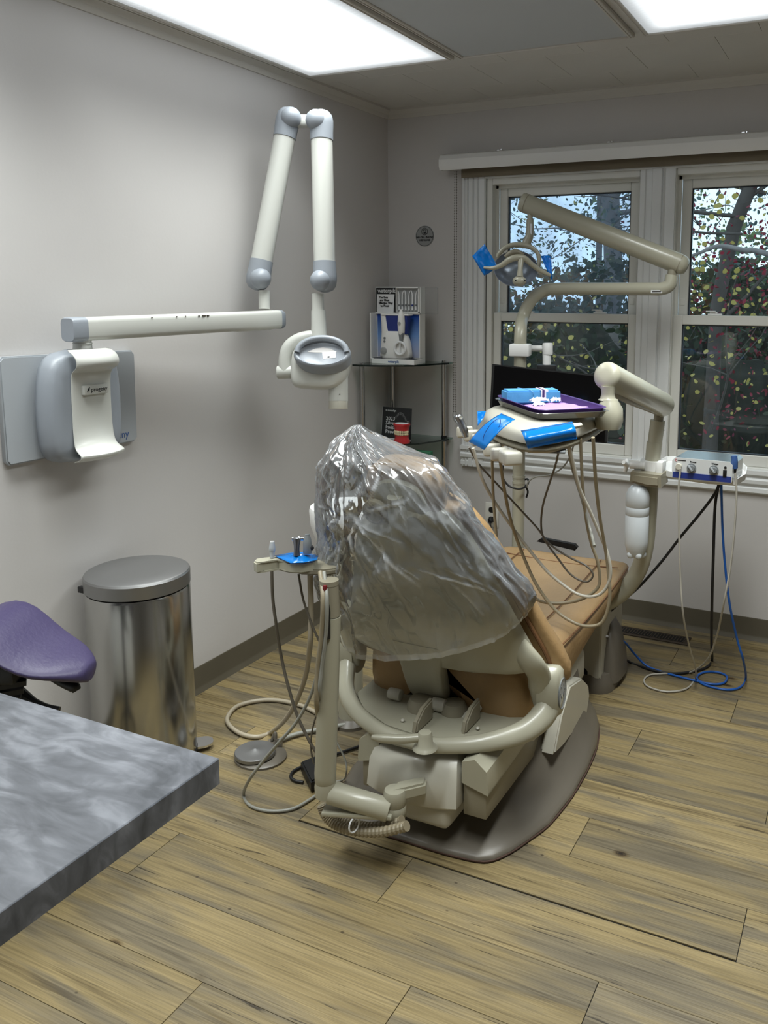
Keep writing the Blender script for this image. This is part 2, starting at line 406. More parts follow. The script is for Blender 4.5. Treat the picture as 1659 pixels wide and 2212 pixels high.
b.bb((0, 0, -.06), (OX0, WT, RZ+.08)); b.bb((OX1, 0, -.06), (RX+WT, WT, RZ+.08)); b.bb((OX0, 0, -.06), (OX1, WT, OZ0)); b.bb((OX0, 0, OZ1), (OX1, WT, RZ+.08))
struct(b.to('wall_back', 'wall'), 'grey painted wall around the windows')
struct(B().bb((RX, RY0-WT, -.06), (RX+WT, 0, RZ+.08)).to('wall_right', 'wall'))
struct(B().bb((0, RY0-WT, -.06), (RX, RY0, RZ+.08)).to('wall_front', 'wall'))
# crown moulding
prof = [(0, -.045), (.006, -.045), (.010, -.038), (.014, -.026), (.026, -.014), (.030, -.010), (.034, -.010), (.034, 0), (0, 0)]
b = B(); b.rings([[V((dx, yy, RZ+dz)) for dx, dz in prof] for yy in (RY0, -.001)]); struct(b.to('trim_1', 'crown', smooth=25), 'thin crown moulding over the left wall')
b = B(); b.rings([[V((xx, -dx, RZ+dz)) for dx, dz in prof] for xx in (.001, RX)]); struct(b.to('trim_2', 'crown', smooth=25), 'thin crown moulding over the window wall')
bp = [(0, .0), (.016, .0), (.014, .004), (.007, .016), (.004, .024), (.0035, .095), (.002, .1005), (0, .1015)]
b = B(); b.rings([[V((dx, yy, dz)) for dx, dz in bp] for yy in (RY0, -.0005)]); struct(b.to('baseboard_left', 'cove', smooth=25), 'brown rubber cove base along the left wall')
b = B(); b.rings([[V((xx, -dx, dz)) for dx, dz in bp] for xx in (.0005, RX)]); struct(b.to('baseboard_back', 'cove', smooth=25), 'brown rubber cove base under the windows')

# ------------------------------------------------------------------ windows
tr = rootst('trim_3', (1.37, 0, .66)); tr['label'] = 'white fluted window casing around both sashes'
# fluted casing profile across its width (w from outer edge to inner edge, protrusion)
def casing(n, p0, p1, outward, w, flip=False):
    fl_ = [(0, 0), (0, .012), (.006, .018), (.014, .018), (.018, .012), (.024, .020), (.032, .022), (.036, .014), (.042, .022), (.062, .024), (.066, .015), (.072, .023), (.086, .023), (.090, .014), (.096, .020), (w-.004, .018), (w, .012), (w, 0)]
    p0, p1, outward = V(p0), V(p1), V(outward)
    B().rings([[p+outward*(-a)+V((0, -d, 0)) for a, d in fl_] for p in (p0, p1)]).to(n, 'trim', tr, smooth=20)
casing('casing_board', (.42, 0, .665), (.42, 0, 2.19), (-1, 0, 0), .125)
casing('casing_board', (2.32, 0, .665), (2.32, 0, 2.19), (1, 0, 0), .125)
casing('casing_board', (.545, 0, 2.19), (2.195, 0, 2.19), (0, 0, 1), .125)
# bottom casing: stacked mouldings
bprof = [(0, .665), (.014, .665), (.020, .672), (.020, .690), (.012, .697), (.012, .703), (.026, .712), (.028, .728), (.016, .738), (.016, .745), (.030, .752), (.030, .770), (0, .770)]
B().rings([[V((x_, -d, z_)) for d, z_ in bprof] for x_ in (.42, 2.32)]).to('casing_sill', 'trim', tr, smooth=20)
# centre mullion board
mp_ = [(1.293, 0), (1.293, .012), (1.315, .014), (1.319, .006), (1.345, .008), (1.349, .018), (1.388, .018), (1.392, .008), (1.398, .016), (1.404, .008), (1.432, .014), (1.447, .012), (1.447, 0)]
B().rings([[V((x_, -d+.0, z_)) for x_, d in mp_] for z_ in (.770, 2.066)]).to('mullion_board', 'trim', tr, smooth=20)
B().bb((1.293, .001, .77), (1.447, WT, 2.066)).to('mullion_post', 'vinyl', tr)
def window(n, x0, x1, lab, hazy):
    w = rootst('window_%d' % n, ((x0+x1)/2, .05, .765)); w['label'] = lab
    g = 'vinyl'
    # jamb frame
    for a, c in (((x0-.03, .0, .77), (x0, .13, 2.066)), ((x1, .0, .77), (x1+.03, .13, 2.066)), ((x0, .0, 2.036), (x1, .13, 2.066)), ((x0, .0, .765), (x1, .13, .778))):
        B().bb(a, c, .002, 1).to('jamb', g, w)
    for a, c in (((x0, .045, 1.40), (x0+.012, .055, 2.036)), ((x1-.012, .045, 1.40), (x1, .055, 2.036)), ((x0, .045, 2.022), (x1, .055, 2.036))):
        B().bb(a, c).to('stop_bead', g, w)
    # upper sash (outer track) and lower sash (inner track)
    def sash(nm, a0, a1, z0, z1, yf, yb, st, tp, bt, hz):
        s = B().bb((a0, yf, z0), (a0+st, yb, z1), .003, 1).bb((a1-st, yf, z0), (a1, yb, z1), .003, 1).bb((a0+st, yf, z1-tp), (a1-st, yb, z1), .003, 1).bb((a0+st, yf, z0), (a1-st, yb, z0+bt), .003, 1).to(nm, g, w)
        m_ = (yf+yb)/2
        gk = B()
        for q0, q1 in (((a0+st, z0+bt), (a0+st+.005, z1-tp)), ((a1-st-.005, z0+bt), (a1-st, z1-tp)), ((a0+st, z1-tp-.005), (a1-st, z1-tp)), ((a0+st, z0+bt), (a1-st, z0+bt+.005))):
            gk.bb((q0[0], m_-.008, q0[1]), (q1[0], m_+.008, q1[1]))
        gk.to('gasket', 'gasket', s)
        B().bb((a0+st, m_-.002, z0+bt), (a1-st, m_+.002, z1-tp)).to('pane', 'glass_hazy' if hz else 'glass', s)
        return s
    sash('upper_sash', x0+.012, x1-.012, 1.385, 2.026, .060, .095, .042, .042, .04, hazy)
    lo = sash('lower_sash', x0, x1, .778, 1.4325, .018, .053, .040, .042, .05, False)
    for lx in ((x0*.75+x1*.25), (x0*.25+x1*.75)):
        B().bb((lx-.03, .026, 1.4325), (lx+.03, .048, 1.440), .002).bb((lx-.022, .030, 1.440), (lx+.01, .044, 1.448), .002).bb((lx-.038, .022, 1.447), (lx+.004, .034, 1.4525), .002).to('sash_lock', 'white', lo)
    for lx in (x0+.02, x1-.045):
        B().bb((lx, .0575, 1.475), (lx+.020, .0605, 1.505), .001).to('tilt_latch', g, w)
    return w
window(1, .577, 1.288, 'left double-hung window with a hazy upper pane', True)
window(2, 1.452, 2.163, 'right double-hung window looking on red and yellow leaves', False)

# valance / blind
bl = thing('roller_blind', 'white curved blind valance mounted above both windows', 'blind', (1.37, -.06, 2.09))
va = [(0, .0), (-.060, .0), (-.085, -.008), (-.098, -.030), (-.098, -.060), (-.088, -.078), (-.086, -.078), (-.095, -.060), (-.095, -.030), (-.083, -.011), (-.060, -.003), (0, -.003)]
B().rings([[V((x_, d-.0, 2.182+z_)) for d, z_ in va] for x_ in (.338, 2.42)]).to('valance', 'white', bl, smooth=30)
for x_ in (.338, 2.418):
    B().prism([(x_, 0, 2.181), (x_, -.06, 2.181), (x_, -.084, 2.173), (x_, -.096, 2.152), (x_, -.096, 2.122), (x_, -.087, 2.105), (x_, -.06, 2.105), (x_, 0, 2.13)], (.002, 0, 0)).to('end_cap', 'white', bl)
B().cyl((.43, -.05, 2.135), (2.32, -.05, 2.135), .024, n=20).to('fabric_roll', 'shade_fabric', bl)
B().bb((.43, -.040, 2.070), (2.32, -.0375, 2.125)).to('shade_hem', 'shade_fabric', bl)
for bx in (.62, 1.15, 1.72): B().bb((bx, -.05, 2.182), (bx+.012, -.02, 2.188)).bb((bx+.018, -.05, 2.182), (bx+.022, -.02, 2.190)).to('bracket_clip', 'chrome', bl)
# bead chain (two strands)
for k, (cx0, cx1) in enumerate(((.398, .393), (.408, .405))):
    b = B(); n = 96
    for i in range(n):
        t = i/(n-1); c = V((cx0+(cx1-cx0)*t, -.045, 2.10-t*1.16)); b.lathe_abs(c, [(.0001, -.0028), (.0028, -.001), (.0028, .001), (.0001, .0028)], 5, (1, 1, 1))
    b.tube([(cx0, -.045, 2.10), (cx1, -.045, .94)], .0009, 4, 1).to('bead_chain', 'hose_dark', bl)
B().tube([(.393, -.045, .94), (.389, -.045, .92), (.394, -.045, .90), (.402, -.045, .89), (.407, -.045, .905), (.406, -.045, .94)], .0035, 6).to('chain_weight', 'acrylic', bl)

# ------------------------------------------------------------------ ceiling light panels
def diffuser_mat():
    m = bpy.data.materials.new('lit_diffuser'); m.use_nodes = True; nt = m.node_tree; N = nt.nodes; L = nt.links; N.clear()
    o = N.new('ShaderNodeOutputMaterial'); e = N.new('ShaderNodeEmission'); e.inputs[0].default_value = (.93, .98, 1, 1)
    tc = N.new('ShaderNodeTexCoord'); s = N.new('ShaderNodeSeparateXYZ'); L.new(tc.outputs['Generated'], s.inputs[0])
    def edge(out, lo):   # tubes end short of the box rim: the lens is dimmer along its rim
        a = N.new('ShaderNodeMath'); a.operation = 'PINGPONG'; a.inputs[1].default_value = .5; L.new(out, a.inputs[0])
        mr = N.new('ShaderNodeMapRange'); mr.interpolation_type = 'SMOOTHSTEP'; mr.inputs[1].default_value = 0; mr.inputs[2].default_value = lo; L.new(a.outputs[0], mr.inputs[0]); return mr.outputs[0]
    mu = N.new('ShaderNodeMath'); mu.operation = 'MULTIPLY'; L.new(edge(s.outputs['X'], .12), mu.inputs[0]); L.new(edge(s.outputs['Y'], .07), mu.inputs[1])
    wv = N.new('ShaderNodeTexWave'); wv.bands_direction = 'Y'; wv.inputs['Scale'].default_value = 30; L.new(tc.outputs['Object'], wv.inputs['Vector'])
    w2 = N.new('ShaderNodeMapRange'); w2.inputs[3].default_value = .86; w2.inputs[4].default_value = 1.0; L.new(wv.outputs[1], w2.inputs[0])
    mr = N.new('ShaderNodeMapRange'); mr.inputs[3].default_value = .42; mr.inputs[4].default_value = PANEL; L.new(mu.outputs[0], mr.inputs[0])
    m2 = N.new('ShaderNodeMath'); m2.operation = 'MULTIPLY'; L.new(mr.outputs[0], m2.inputs[0]); L.new(w2.outputs[0], m2.inputs[1])
    L.new(m2.outputs[0], e.inputs[1]); L.new(e.outputs[0], o.inputs[0]); MATS['lit'] = m
diffuser_mat()
m = mat('unlit', (186, 190, 192), .45); 
PZ = RZ-.010
def panel(x0, x1, y0, y1, lit, lab):
    t = thing('ceiling_light', lab, 'ceiling light', ((x0+x1)/2, (y0+y1)/2, PZ), 'recessed ceiling light panels')
    fw = .022
    for a, c in (((x0-fw, y0, PZ-.006), (x0, y1, RZ)), ((x1, y0, PZ-.006), (x1+fw, y1, RZ)), ((x0-fw, y1, PZ-.006), (x1+fw, y1+.012, RZ)), ((x0-fw, y0-.012, PZ-.006), (x1+fw, y0, RZ))):
        B().bb(a, c, .003, 1).to('frame_rail', 'crown', t)
    for sx in (x0-fw*.55, x1+fw*.45):
        B().bb((sx-.002, y0, PZ-.009), (sx+.002, y1, PZ-.005), .001, 1).to('rail_ridge', 'crown', t)
    b = B(); n = 1
    b.bb((x0, y0, PZ), (x1, y1, PZ+.004)); b.to('diffuser', 'lit' if lit else 'unlit', t)
    if lit:
        la = bpy.data.lights.new('panel_beam', 'AREA'); la.shape = 'RECTANGLE'; la.size = .34; la.size_y = y1-y0-.16; la.energy = BEAM*(1.1 if y1 < -1 else (.75 if x0 < 1 else 1.75)); la.spread = math.radians(100 if x0 < 1 else 116); la.color = (.96, 1, .98)
        lo_ = bpy.data.objects.new('panel_beam', la); COL.objects.link(lo_); lo_.parent = t; lo_.location = (0, 0, -.002)
PY1, PYL = -.757, 1.24
panel(.079, .721, PY1-PYL, PY1, True, 'lit prismatic ceiling panel running along the left wall')
panel(.788, 1.424, PY1-PYL, PY1, False, 'unlit grey ceiling panel between the two lit ones')
panel(1.497, 2.140, PY1-PYL, PY1, True, 'lit prismatic ceiling panel nearest the right window')
for i, (x0, x1) in enumerate(((.079, .721), (.788, 1.424), (1.497, 2.140))):
    panel(x0, x1, PY1-2*PYL-.06, PY1-PYL-.06, i != 1, ['lit ceiling panel above the counter end', 'unlit ceiling panel above the counter', 'lit ceiling panel above the doorway side'][i])
# ================================================================== X-RAY UNIT
xr = thing('dental_xray_unit', 'wall-mounted dental x-ray with folding grey jointed arms', 'x-ray machine', (.0, -1.95, 1.02))
pl = [V((0, a, c)) for a, c in ((-2.195, 1.035), (-2.185, 1.022), (-1.725, 1.022), (-1.710, 1.035), (-1.705, 1.315), (-1.718, 1.330), (-2.185, 1.338), (-2.197, 1.325))]
B().prism([p+X*.001 for p in pl], (.022, 0, 0), .004).to('wall_plate', 'grey_plate', xr)
# mount body: bulging grey housing with a white recessed front
yc = -1.962
def yz(a, c, x): return V((x, yc+a, c))
out_ = [(-.150, 1.05), (-.128, 1.012), (-.06, 1.000), (.06, 1.000), (.122, 1.012), (.135, 1.06), (.140, 1.20), (.132, 1.31), (.10, 1.345), (0, 1.358), (-.10, 1.350), (-.138, 1.315), (-.155, 1.20)]
B().rings([[yz(a, c, .022) for a, c in out_], [yz(a*.99, 1.18+(c-1.18)*.99, .06) for a, c in out_], [yz(a*.90, 1.18+(c-1.18)*.93, .098) for a, c in out_], [yz(a*.80, 1.18+(c-1.18)*.86, .104) for a, c in out_]]).to('mount_housing', 'grey_plastic', xr, sub=1, smooth=60)
front = B()
# concave white face: curved sheet with hood at top and lip at the bottom
rows = []
for x_, z_, hw in ((.100, 1.352, .098), (.138, 1.338, .100), (.150, 1.318, .100), (.148, 1.296, .099), (.118, 1.287, .093), (.112, 1.26, .092), (.110, 1.15, .092), (.112, 1.075, .094), (.120, 1.050, .098), (.138, 1.040, .102), (.150, 1.034, .104), (.148, 1.022, .104), (.122, 1.014, .100), (.100, 1.008, .09)):
    rows.append([V((x_+(.020 if hw > .095 else .004)*(1-(s/5)**2)-.006*(s/5)**2, yc+.002+hw*.80*s/5, z_)) for s in range(-5, 6)])
front.grid(rows); front.to('front_cover', 'white_arm', xr, sub=1, solid=.004, smooth=50)
B().bb((.112, yc-.042, 1.213), (.128, yc+.050, 1.243), .004).to('name_badge', 'white_arm', xr)
text('badge_lettering', 'progeny', (.1285, yc-.018, 1.2225), Y, Z, .0185, 'ink', xr)
B().prism([(.1283, yc-.033, 1.222), (.1283, yc-.024, 1.228), (.1283, yc-.022, 1.238), (.1283, yc-.030, 1.232)], (.0006, 0, 0)).to('badge_mark', 'ink', xr)
text('plate_lettering', 'progeny', at(279, 943, x=.0236), Y, Z, .034, 'ink_blue', xr, 'RIGHT')
pv = at(178, 742, x=.085); pvz = pv.z
B().cyl((.085, pv.y, 1.340), (.085, pv.y, 1.392), .029, .025, bev=.003).cyl((.085, pv.y, 1.366), (.085, pv.y, 1.368), .0295).to('pivot_stub', 'white_arm', xr)
a0 = at(176, 711, x=.085); a1 = at(596, 690, x=.150)
dv = (a1-a0).normalized(); sv = dv.cross(Z).normalized()
def armsec(p, w, h): return ell(p, sv, Z, w, h, 24, 4.5)
B().rings([armsec(a0, .033, .036), armsec(a1, .033, .036)]).to('horizontal_arm', 'white_arm', xr)
ec = a0-dv*.048
B().rings([armsec(a0, .034, .037), armsec(a0-dv*.018, .034, .0375), armsec(ec+dv*.006, .033, .037), armsec(ec, .030, .034)]).to('arm_end_cap', 'grey_plastic', xr)
B().rings([armsec(a1, .034, .037), armsec(a1+dv*.010, .034, .037), armsec(a1+dv*.026, .028, .032), armsec(a1+dv*.032, .018, .024)]).to('arm_end_cap', 'grey_plastic', xr)
B().bb((a0.x*.3+a1.x*.7-.02, a1.y-.22, a1.z-.040), (a0.x*.3+a1.x*.7+.02, a1.y-.03, a1.z-.035), .002).to('arm_underplate', 'white_arm', xr)
for px_, py_, w_, h_ in ((435, 677, .018, .004), (443, 678, .012, .003), (425, 676, .008, .002), (380, 681, .004, .003), (398, 682, .003, .003), (330, 683, .004, .003)):
    q = at(px_, py_, x=.140) ; tt = (q-a0).dot(dv); c_ = a0+dv*tt; h__ = min(.028, q.z-c_.z)
    B().box(c_+sv*.0325+Z*h__, (.003, w_, h_)).to('paint_chip', 'hose_dark', xr)
DX = 3.22
def X3(px, py, d=DX): return at(px, py, d=d)
st0 = X3(571, 662, dep(a1)-.02); DL = dep(a1)-.02
B().cyl(X3(571, 668, DL), X3(571, 628, DL), .0215).to('elbow_stub', 'white_arm', xr)
PXM = lambda n, d: n*d/FPX      # pixels at depth -> metres
def limb(p0, p1, r, capd, top_in, bot_in, dd):
    """arm with grey knuckles at both ends"""
    d_ = (p1-p0).normalized()
    B().cyl(p0+d_*capd[0], p1-d_*capd[1], r).to('folding_arm', 'white_arm', xr)
La, Lb = X3(558, 602, DL), X3(622, 258, DL)
Ra, Rb = X3(702, 606, DL-.02), X3(694, 263, DL-.02)
r_ = PXM(23, DL)
limb(La, Lb, r_, (.05, .05), 0, 0, 0); limb(Rb, Ra, r_, (.05, .05), 0, 0, 0)
def knuckle(c, dirn, side, r, ln):
    """rounded elbow: sleeve running along dirn, round head and a ball boss to the side"""
    d_ = dirn.normalized(); k = B()
    prof = [(r*1.06, ln), (r*1.08, ln*.6), (r*1.12, ln*.2), (r*1.12, 0), (r*1.02, -r*.55), (r*.75, -r*.90), (r*.35, -r*1.08), (.001, -r*1.12)]
    k.lathe(c, prof, d_, 24); k.to('arm_knuckle', 'grey_plastic', xr, smooth=50)
    B().sph(c+side, r*.98, 20, (1, 1, 1)).to('knuckle_boss', 'grey_plastic', xr, smooth=60)
tw = -CF
knuckle(Lb, La-Lb, CR*PXM(9, DL)+tw*.022-CU*.001, r_, .072)
knuckle(Rb, Ra-Rb, -CR*PXM(9, DL)+tw*.022-CU*.001, r_, .072)
knuckle(La, Lb-La, CR*PXM(8, DL)+tw*.024-CU*.003, r_, .072)
knuckle(Ra, Rb-Ra, -CR*PXM(7, DL)+tw*.024-CU*.003, r_, .072)
cb = X3(658, 262, DL)
B().rings([ell(cb-CR*.04, CF, CU, .020, .026, 20, 3), ell(cb, CF, CU, .018, .024, 20, 3), ell(cb+CR*.04, CF, CU, .020, .026, 20, 3)]).to('top_bracket', 'white_arm', xr)
# tube-head
DH = DL-.02
B().cyl(X3(687, 635, DH), X3(687, 673, DH), PXM(13, DH)).cyl(X3(688, 671, DH), X3(689, 727, DH), PXM(15.5, DH), PXM(17, DH)).to('head_stem', 'white_arm', xr)
yk = [X3(700, 722, DH), X3(672, 725, DH), X3(645, 733, DH), X3(625, 749, DH), X3(617, 772, DH), X3(616, 803, DH)]
B().tube(yk, [.018, .021, .024, .026, .026, .026], 16, 5, up=CF, flat=1.0).to('yoke', 'white_arm', xr, smooth=60)
B().cyl(X3(599, 804, DH), X3(634, 803, DH), .026, bev=.005).to('yoke_pivot', 'white_arm', xr)
ho = [(633, 762), (632, 800), (632, 822), (636, 834), (645, 840), (680, 842), (712, 844), (735, 838), (752, 822), (758, 795), (760, 768), (752, 755), (735, 745), (700, 738), (665, 742), (645, 750)]
hc = X3(695, 790, DH)
def hring(sc, off): return [hc+(X3(px_, py_, DH)-hc)*sc+CF*off for px_, py_ in ho]
B().rings([hring(.80, -.078), hring(.94, -.066), hring(1.0, -.035), hring(1.0, .03), hring(.92, .066), hring(.7, .078)]).to('tube_head', 'white_arm', xr, sub=1, smooth=60)
# grey oval cap with carry handle, tilted to the room
cc = X3(696, 764, DH-.095)
ca, cb2 = CR, (CU*.86+CF*.5).normalized(); nrm = ca.cross(cb2).normalized()
A_, B_ = PXM(62, DH-.09), PXM(36, DH-.09)
ring = []
cap = B()
for (sc, h) in ((.97, -.05), (1.0, -.004), (.97, .006), (.90, .010), (.84, .007), (.80, .002)): ring.append([cc+ca*(p[0]*A_*sc)+cb2*(p[1]*B_*sc)+nrm*h for p in [(math.cos(2*math.pi*k/40), math.sin(2*math.pi*k/40)) for k in range(40)]])
cap.rings(ring, True, True).to('cap_rim', 'grey_plastic', xr, smooth=60)
B().tube([cc+ca*(A_*.86*math.cos(t))+cb2*(B_*.86*math.sin(t))+nrm*(.010+.016*math.sin(t)) for t in [math.pi*k/12 for k in range(13)]], .011, 10, 2).to('carry_handle', 'grey_plastic', xr)
sl = [cc+ca*(A_*.52*x_)+cb2*(B_*y_)+nrm*(.0022) for x_, y_ in ((-1, .10), (-.5, .34), (0, .42), (.5, .34), (1, .10), (.5, .06), (0, .05), (-.5, .06))]
B().prism(sl, nrm*.0005).to('handle_slot', 'wall', xr)
lb = cc+ca*(A_*.22)-cb2*(B_*.12)+nrm*.0022
B().prism([lb+ca*u+cb2*v for u, v in ((-.024, .012), (.026, .016), (.030, -.012), (-.018, -.018))], nrm*.001).to('rating_label', 'print_white', xr)
B().prism([lb+nrm*.0012+ca*u+cb2*v for u, v in ((-.002, -.006), (.006, -.006), (.006, -.013), (-.002, -.013))], nrm*.0004).to('rating_mark', 'ink', xr)
c0, c1 = X3(731, 812, DH-.01), X3(731, 884, DH-.01)
B().cyl(c0, X3(731, 866, DH-.01), PXM(21, DH)).to('cone', 'white_arm', xr)
B().cyl(X3(731, 864, DH-.01), c1, PXM(20.6, DH), bev=.003).to('cone_ring', 'cream', xr)
B().sph(X3(737, 852, DH-.01)-CF*(PXM(21, DH)-.0005), .0022, 8).to('cone_screw', 'ink', xr)

# ================================================================== CORNER SHELF
sh = thing('corner_shelf', 'glass and steel corner shelf stand in the room corner', 'shelf', (.15, -.15, 0))
so = [(.012, -.012), (.012, -.368), (.055, -.368), (.16, -.338), (.25, -.285), (.30, -.235), (.345, -.12), (.372, -.055), (.372, -.012)]
for i, z_ in enumerate((1.176, .795, .42, .06)):
    B().prism([(a, c, z_) for a, c in so], (0, 0, .008)).to('glass_shelf', 'shelf_glass', sh)
    b = B()
    for p, q in zip(so[1:-2], so[2:-1]): 
        p, q = V((*p, z_)), V((*q, z_)); n_ = (q-p).cross(Z).normalized()*.0006; b.prism([p+n_, q+n_, q+n_+Z*.008, p+n_+Z*.008], -n_*.8)
    b.to('shelf_edge', 'shelf_edge', sh)
for a, c in ((.033, -.318), (.038, -.036), (.335, -.036)):
    B().cyl((a, c, 0), (a, c, 1.176), .0125, n=16).to('post', 'steel', sh)
    B().cyl((a, c, 1.184), (a, c, 1.192), .011, n=16).to('post_cap', 'chrome', sh)
    for z_ in (1.184-.012, .795-.01, .803, .42-.01, .428, .068):
        B().cyl((a, c, z_-.0), (a, c, z_+.010), .0145, n=16).to('collar', 'black', sh)
# --- water flosser display
wp = thing('flosser_display', 'boxed water flosser counter display on the top glass shelf', 'display', (.17, -.19, 1.184))
WY = -.185; wl, wr = .047, .298
wl = at(812, 700, y=WY).x; wr = at(908, 700, y=WY).x; zt = 1.553; zm = at(860, 676, y=WY).z
B().bb((wl, WY, 1.184), (wr, WY+.05, zt), .001, 1).to('card_box', 'white', wp)
B().bb((wl+.004, WY-.0015, zm+.002), (at(856, 650, y=WY).x, WY, zt-.004)).to('header_card', 'card_black', wp)
text('header_lettering', 'waterpik', (wl+.014, WY-.002, zt-.027), X, Z, .028, 'print_white', wp, bold=.0003)
B().prism([(wl+.012, WY-.004, zm+.001), (wl+.104, WY-.004, zm+.001), (wl+.112, WY-.007, zm+.090), (wl+.014, WY-.007, zm+.090)], (0, -.001, 0)).to('leaflet', 'print_white', wp)
for i, s_ in enumerate(('The Easy', 'and Most', 'Effective Way', 'to Floss!')):
    text('leaflet_lettering', s_, (wl+(.024, .029, .023, .033)[i], WY-.0085, zm+.070-.0135*i), X, Z, .0142, 'ink', wp, bold=.0004)
tx = at(858, 650, y=WY).x
B().bb((tx, WY-.001, zm+.002), (wr-.003, WY+.002, zt-.006)).to('tip_tray', 'sign_grey', wp)
for f0, f1 in (((tx, WY-.014, zm+.002), (tx+.003, WY, zt-.003)), ((wr-.005, WY-.014, zm+.002), (wr-.002, WY, zt-.003)), ((tx, WY-.014, zt-.006), (wr-.002, WY, zt-.003)), ((tx, WY-.014, zm+.002), (wr-.002, WY, zm+.006))): B().bb(f0, f1).to('tray_edge', 'white', wp)
for i in range(6):
    x_ = tx+.014+i*.0185; B().tube([(x_, WY-.006, zm+.014), (x_, WY-.006, zm+.085), (x_+(.008 if i % 2 else -.006), WY-.006, zm+.108)], [.0045, .0032, .0018], 8, 3).to('spare_tip', 'print_white', wp)
    B().cyl((x_, WY-.006, zm+.034), (x_, WY-.006, zm+.042), .0052, n=10).to('tip_collar', 'knob_grey' if i != 4 else 'box_navy', wp)
B().bb((wl+.010, WY-.0012, 1.213), (wr-.004, WY, zm-.004)).to('printed_backdrop', 'blue_print', wp)
for f0, f1 in (((wl, WY-.055, 1.205), (wl+.006, WY, zm)), ((wr-.004, WY-.004, 1.205), (wr, WY, zm)), ((wl, WY-.01, zm-.005), (wr, WY, zm+.001))): B().bb(f0, f1).to('box_flange', 'white', wp)
ft = [(wl, WY+.0, 1.184), (wl, WY-.058, 1.184), (wl+.028, WY-.085, 1.184), (wr+.012, WY-.085, 1.184), (wr+.012, WY, 1.184)]
B().prism(ft, (0, 0, .024), .001, 1).to('display_base', 'white', wp)
B().prism([(p[0]+(.01 if i < 3 else -.004), p[1]+(.006 if i else 0), 1.2082) for i, p in enumerate(ft)], (0, 0, .001)).to('base_top', 'card_black', wp)
text('base_lettering', 'waterpik', (wl+.118, WY-.0856, 1.191), X, Z, .017, 'ink_blue', wp, bold=.0003)
# the flosser itself
ux = lambda f: wl+(wr-wl)*f
FZ = 1.2092
b = B(); rr = []
for z_, cx_, w_, d_ in ((0, .56, .30, .030), (.010, .565, .33, .034), (.03, .565, .325, .034), (.07, .56, .31, .032), (.10, .545, .29, .028), (.125, .53, .26, .024), (.132, .53, .25, .02)):
    rr.append(ell((ux(cx_), WY-.042, FZ+z_), X, Y, w_*.25, d_, 24, 3.2))
b.rings(rr).to('flosser_body', 'white', wp, smooth=60)
b = B(); rr = []
for z_, cx_, w_ in ((.012, .37, .13), (.05, .375, .12), (.09, .36, .10), (.13, .35, .085), (.17, .325, .068), (.205, .30, .062), (.216, .30, .066)): rr.append(ell((ux(cx_), WY-.058+z_*.06, FZ+z_), X, Y, w_*.25, .015, 18, 2.6))
b.rings(rr).to('flosser_column', 'white', wp, smooth=60)
B().prism([(ux(.40), WY-.060, FZ+.128), (ux(.82), WY-.060, FZ+.118), (ux(.86), WY-.060, FZ+.208), (ux(.36), WY-.060, FZ+.212)], (0, .034, 0), .003).to('water_tank', 'box_navy', wp)
B().bb((ux(.27), WY-.064, FZ+.207), (ux(.88), WY-.018, FZ+.215), .003).to('tank_lid', 'white', wp)
B().tube([(ux(.74), WY-.068, FZ+.105), (ux(.74), WY-.070, FZ+.130), (ux(.74), WY-.070, FZ+.17), (ux(.74), WY-.070, FZ+.205), (ux(.735), WY-.070, FZ+.225), (ux(.735), WY-.070, FZ+.238)], [.009, .0165, .0185, .016, .009, .005], 14, 3).to('flosser_handle', 'white', wp)
B().cyl((ux(.74), WY-.082, FZ+.171), (ux(.74), WY-.091, FZ+.171), .0075, n=14).to('handle_button', 'chrome', wp)
B().prism([(ux(.70), WY-.070, FZ+.125), (ux(.80), WY-.070, FZ+.125), (ux(.775), WY-.070, FZ+.088), (ux(.715), WY-.070, FZ+.088)], (0, -.012, 0), .002).to('handle_grip', 'knob_grey', wp)
B().tube([V((ux(.735), WY-.082, FZ+.052))+V((math.cos(t), 0, math.sin(t)))*.030 for t in [2*math.pi*k/20 for k in range(20)]], .006, 8, 1, loop=True).to('hose_reel', 'print_white', wp)
B().tube([(ux(.735), WY-.080, FZ+.088), (ux(.735), WY-.082, FZ+.05), (ux(.74), WY-.084, FZ+.022)], .0035, 8, 2).to('hose_end', 'print_white', wp)
B().cyl((ux(.355), WY-.066, FZ+.038), (ux(.355), WY-.082, FZ+.038), .0165, bev=.002).to('pressure_dial', 'sign_grey', wp)
for z_ in (.098, .082): B().cyl((ux(.365), WY-.066, FZ+z_), (ux(.365), WY-.072, FZ+z_), .0058, n=14).to('mode_button', 'knob_grey', wp)
B().prism([(wr, WY+.003, zm-.003), (at(945, 650, y=WY).x, WY+.003, zm-.003), (at(945, 650, y=WY).x, WY+.003, zt-.004), (wr, WY+.003, zt-.004)], (0, .0015, 0)).to('acrylic_panel', 'acrylic_thin', wp)
ax_ = at(945, 650, y=WY).x
B().bb((ax_-.0008, WY+.0025, zm-.003), (ax_, WY+.005, zt-.004)).bb((wr, WY+.0025, zt-.0048), (ax_, WY+.005, zt-.004)).bb((wr, WY+.0025, zm-.003), (ax_, WY+.005, zm-.0022)).to('acrylic_edge', 'knob_grey', wp)
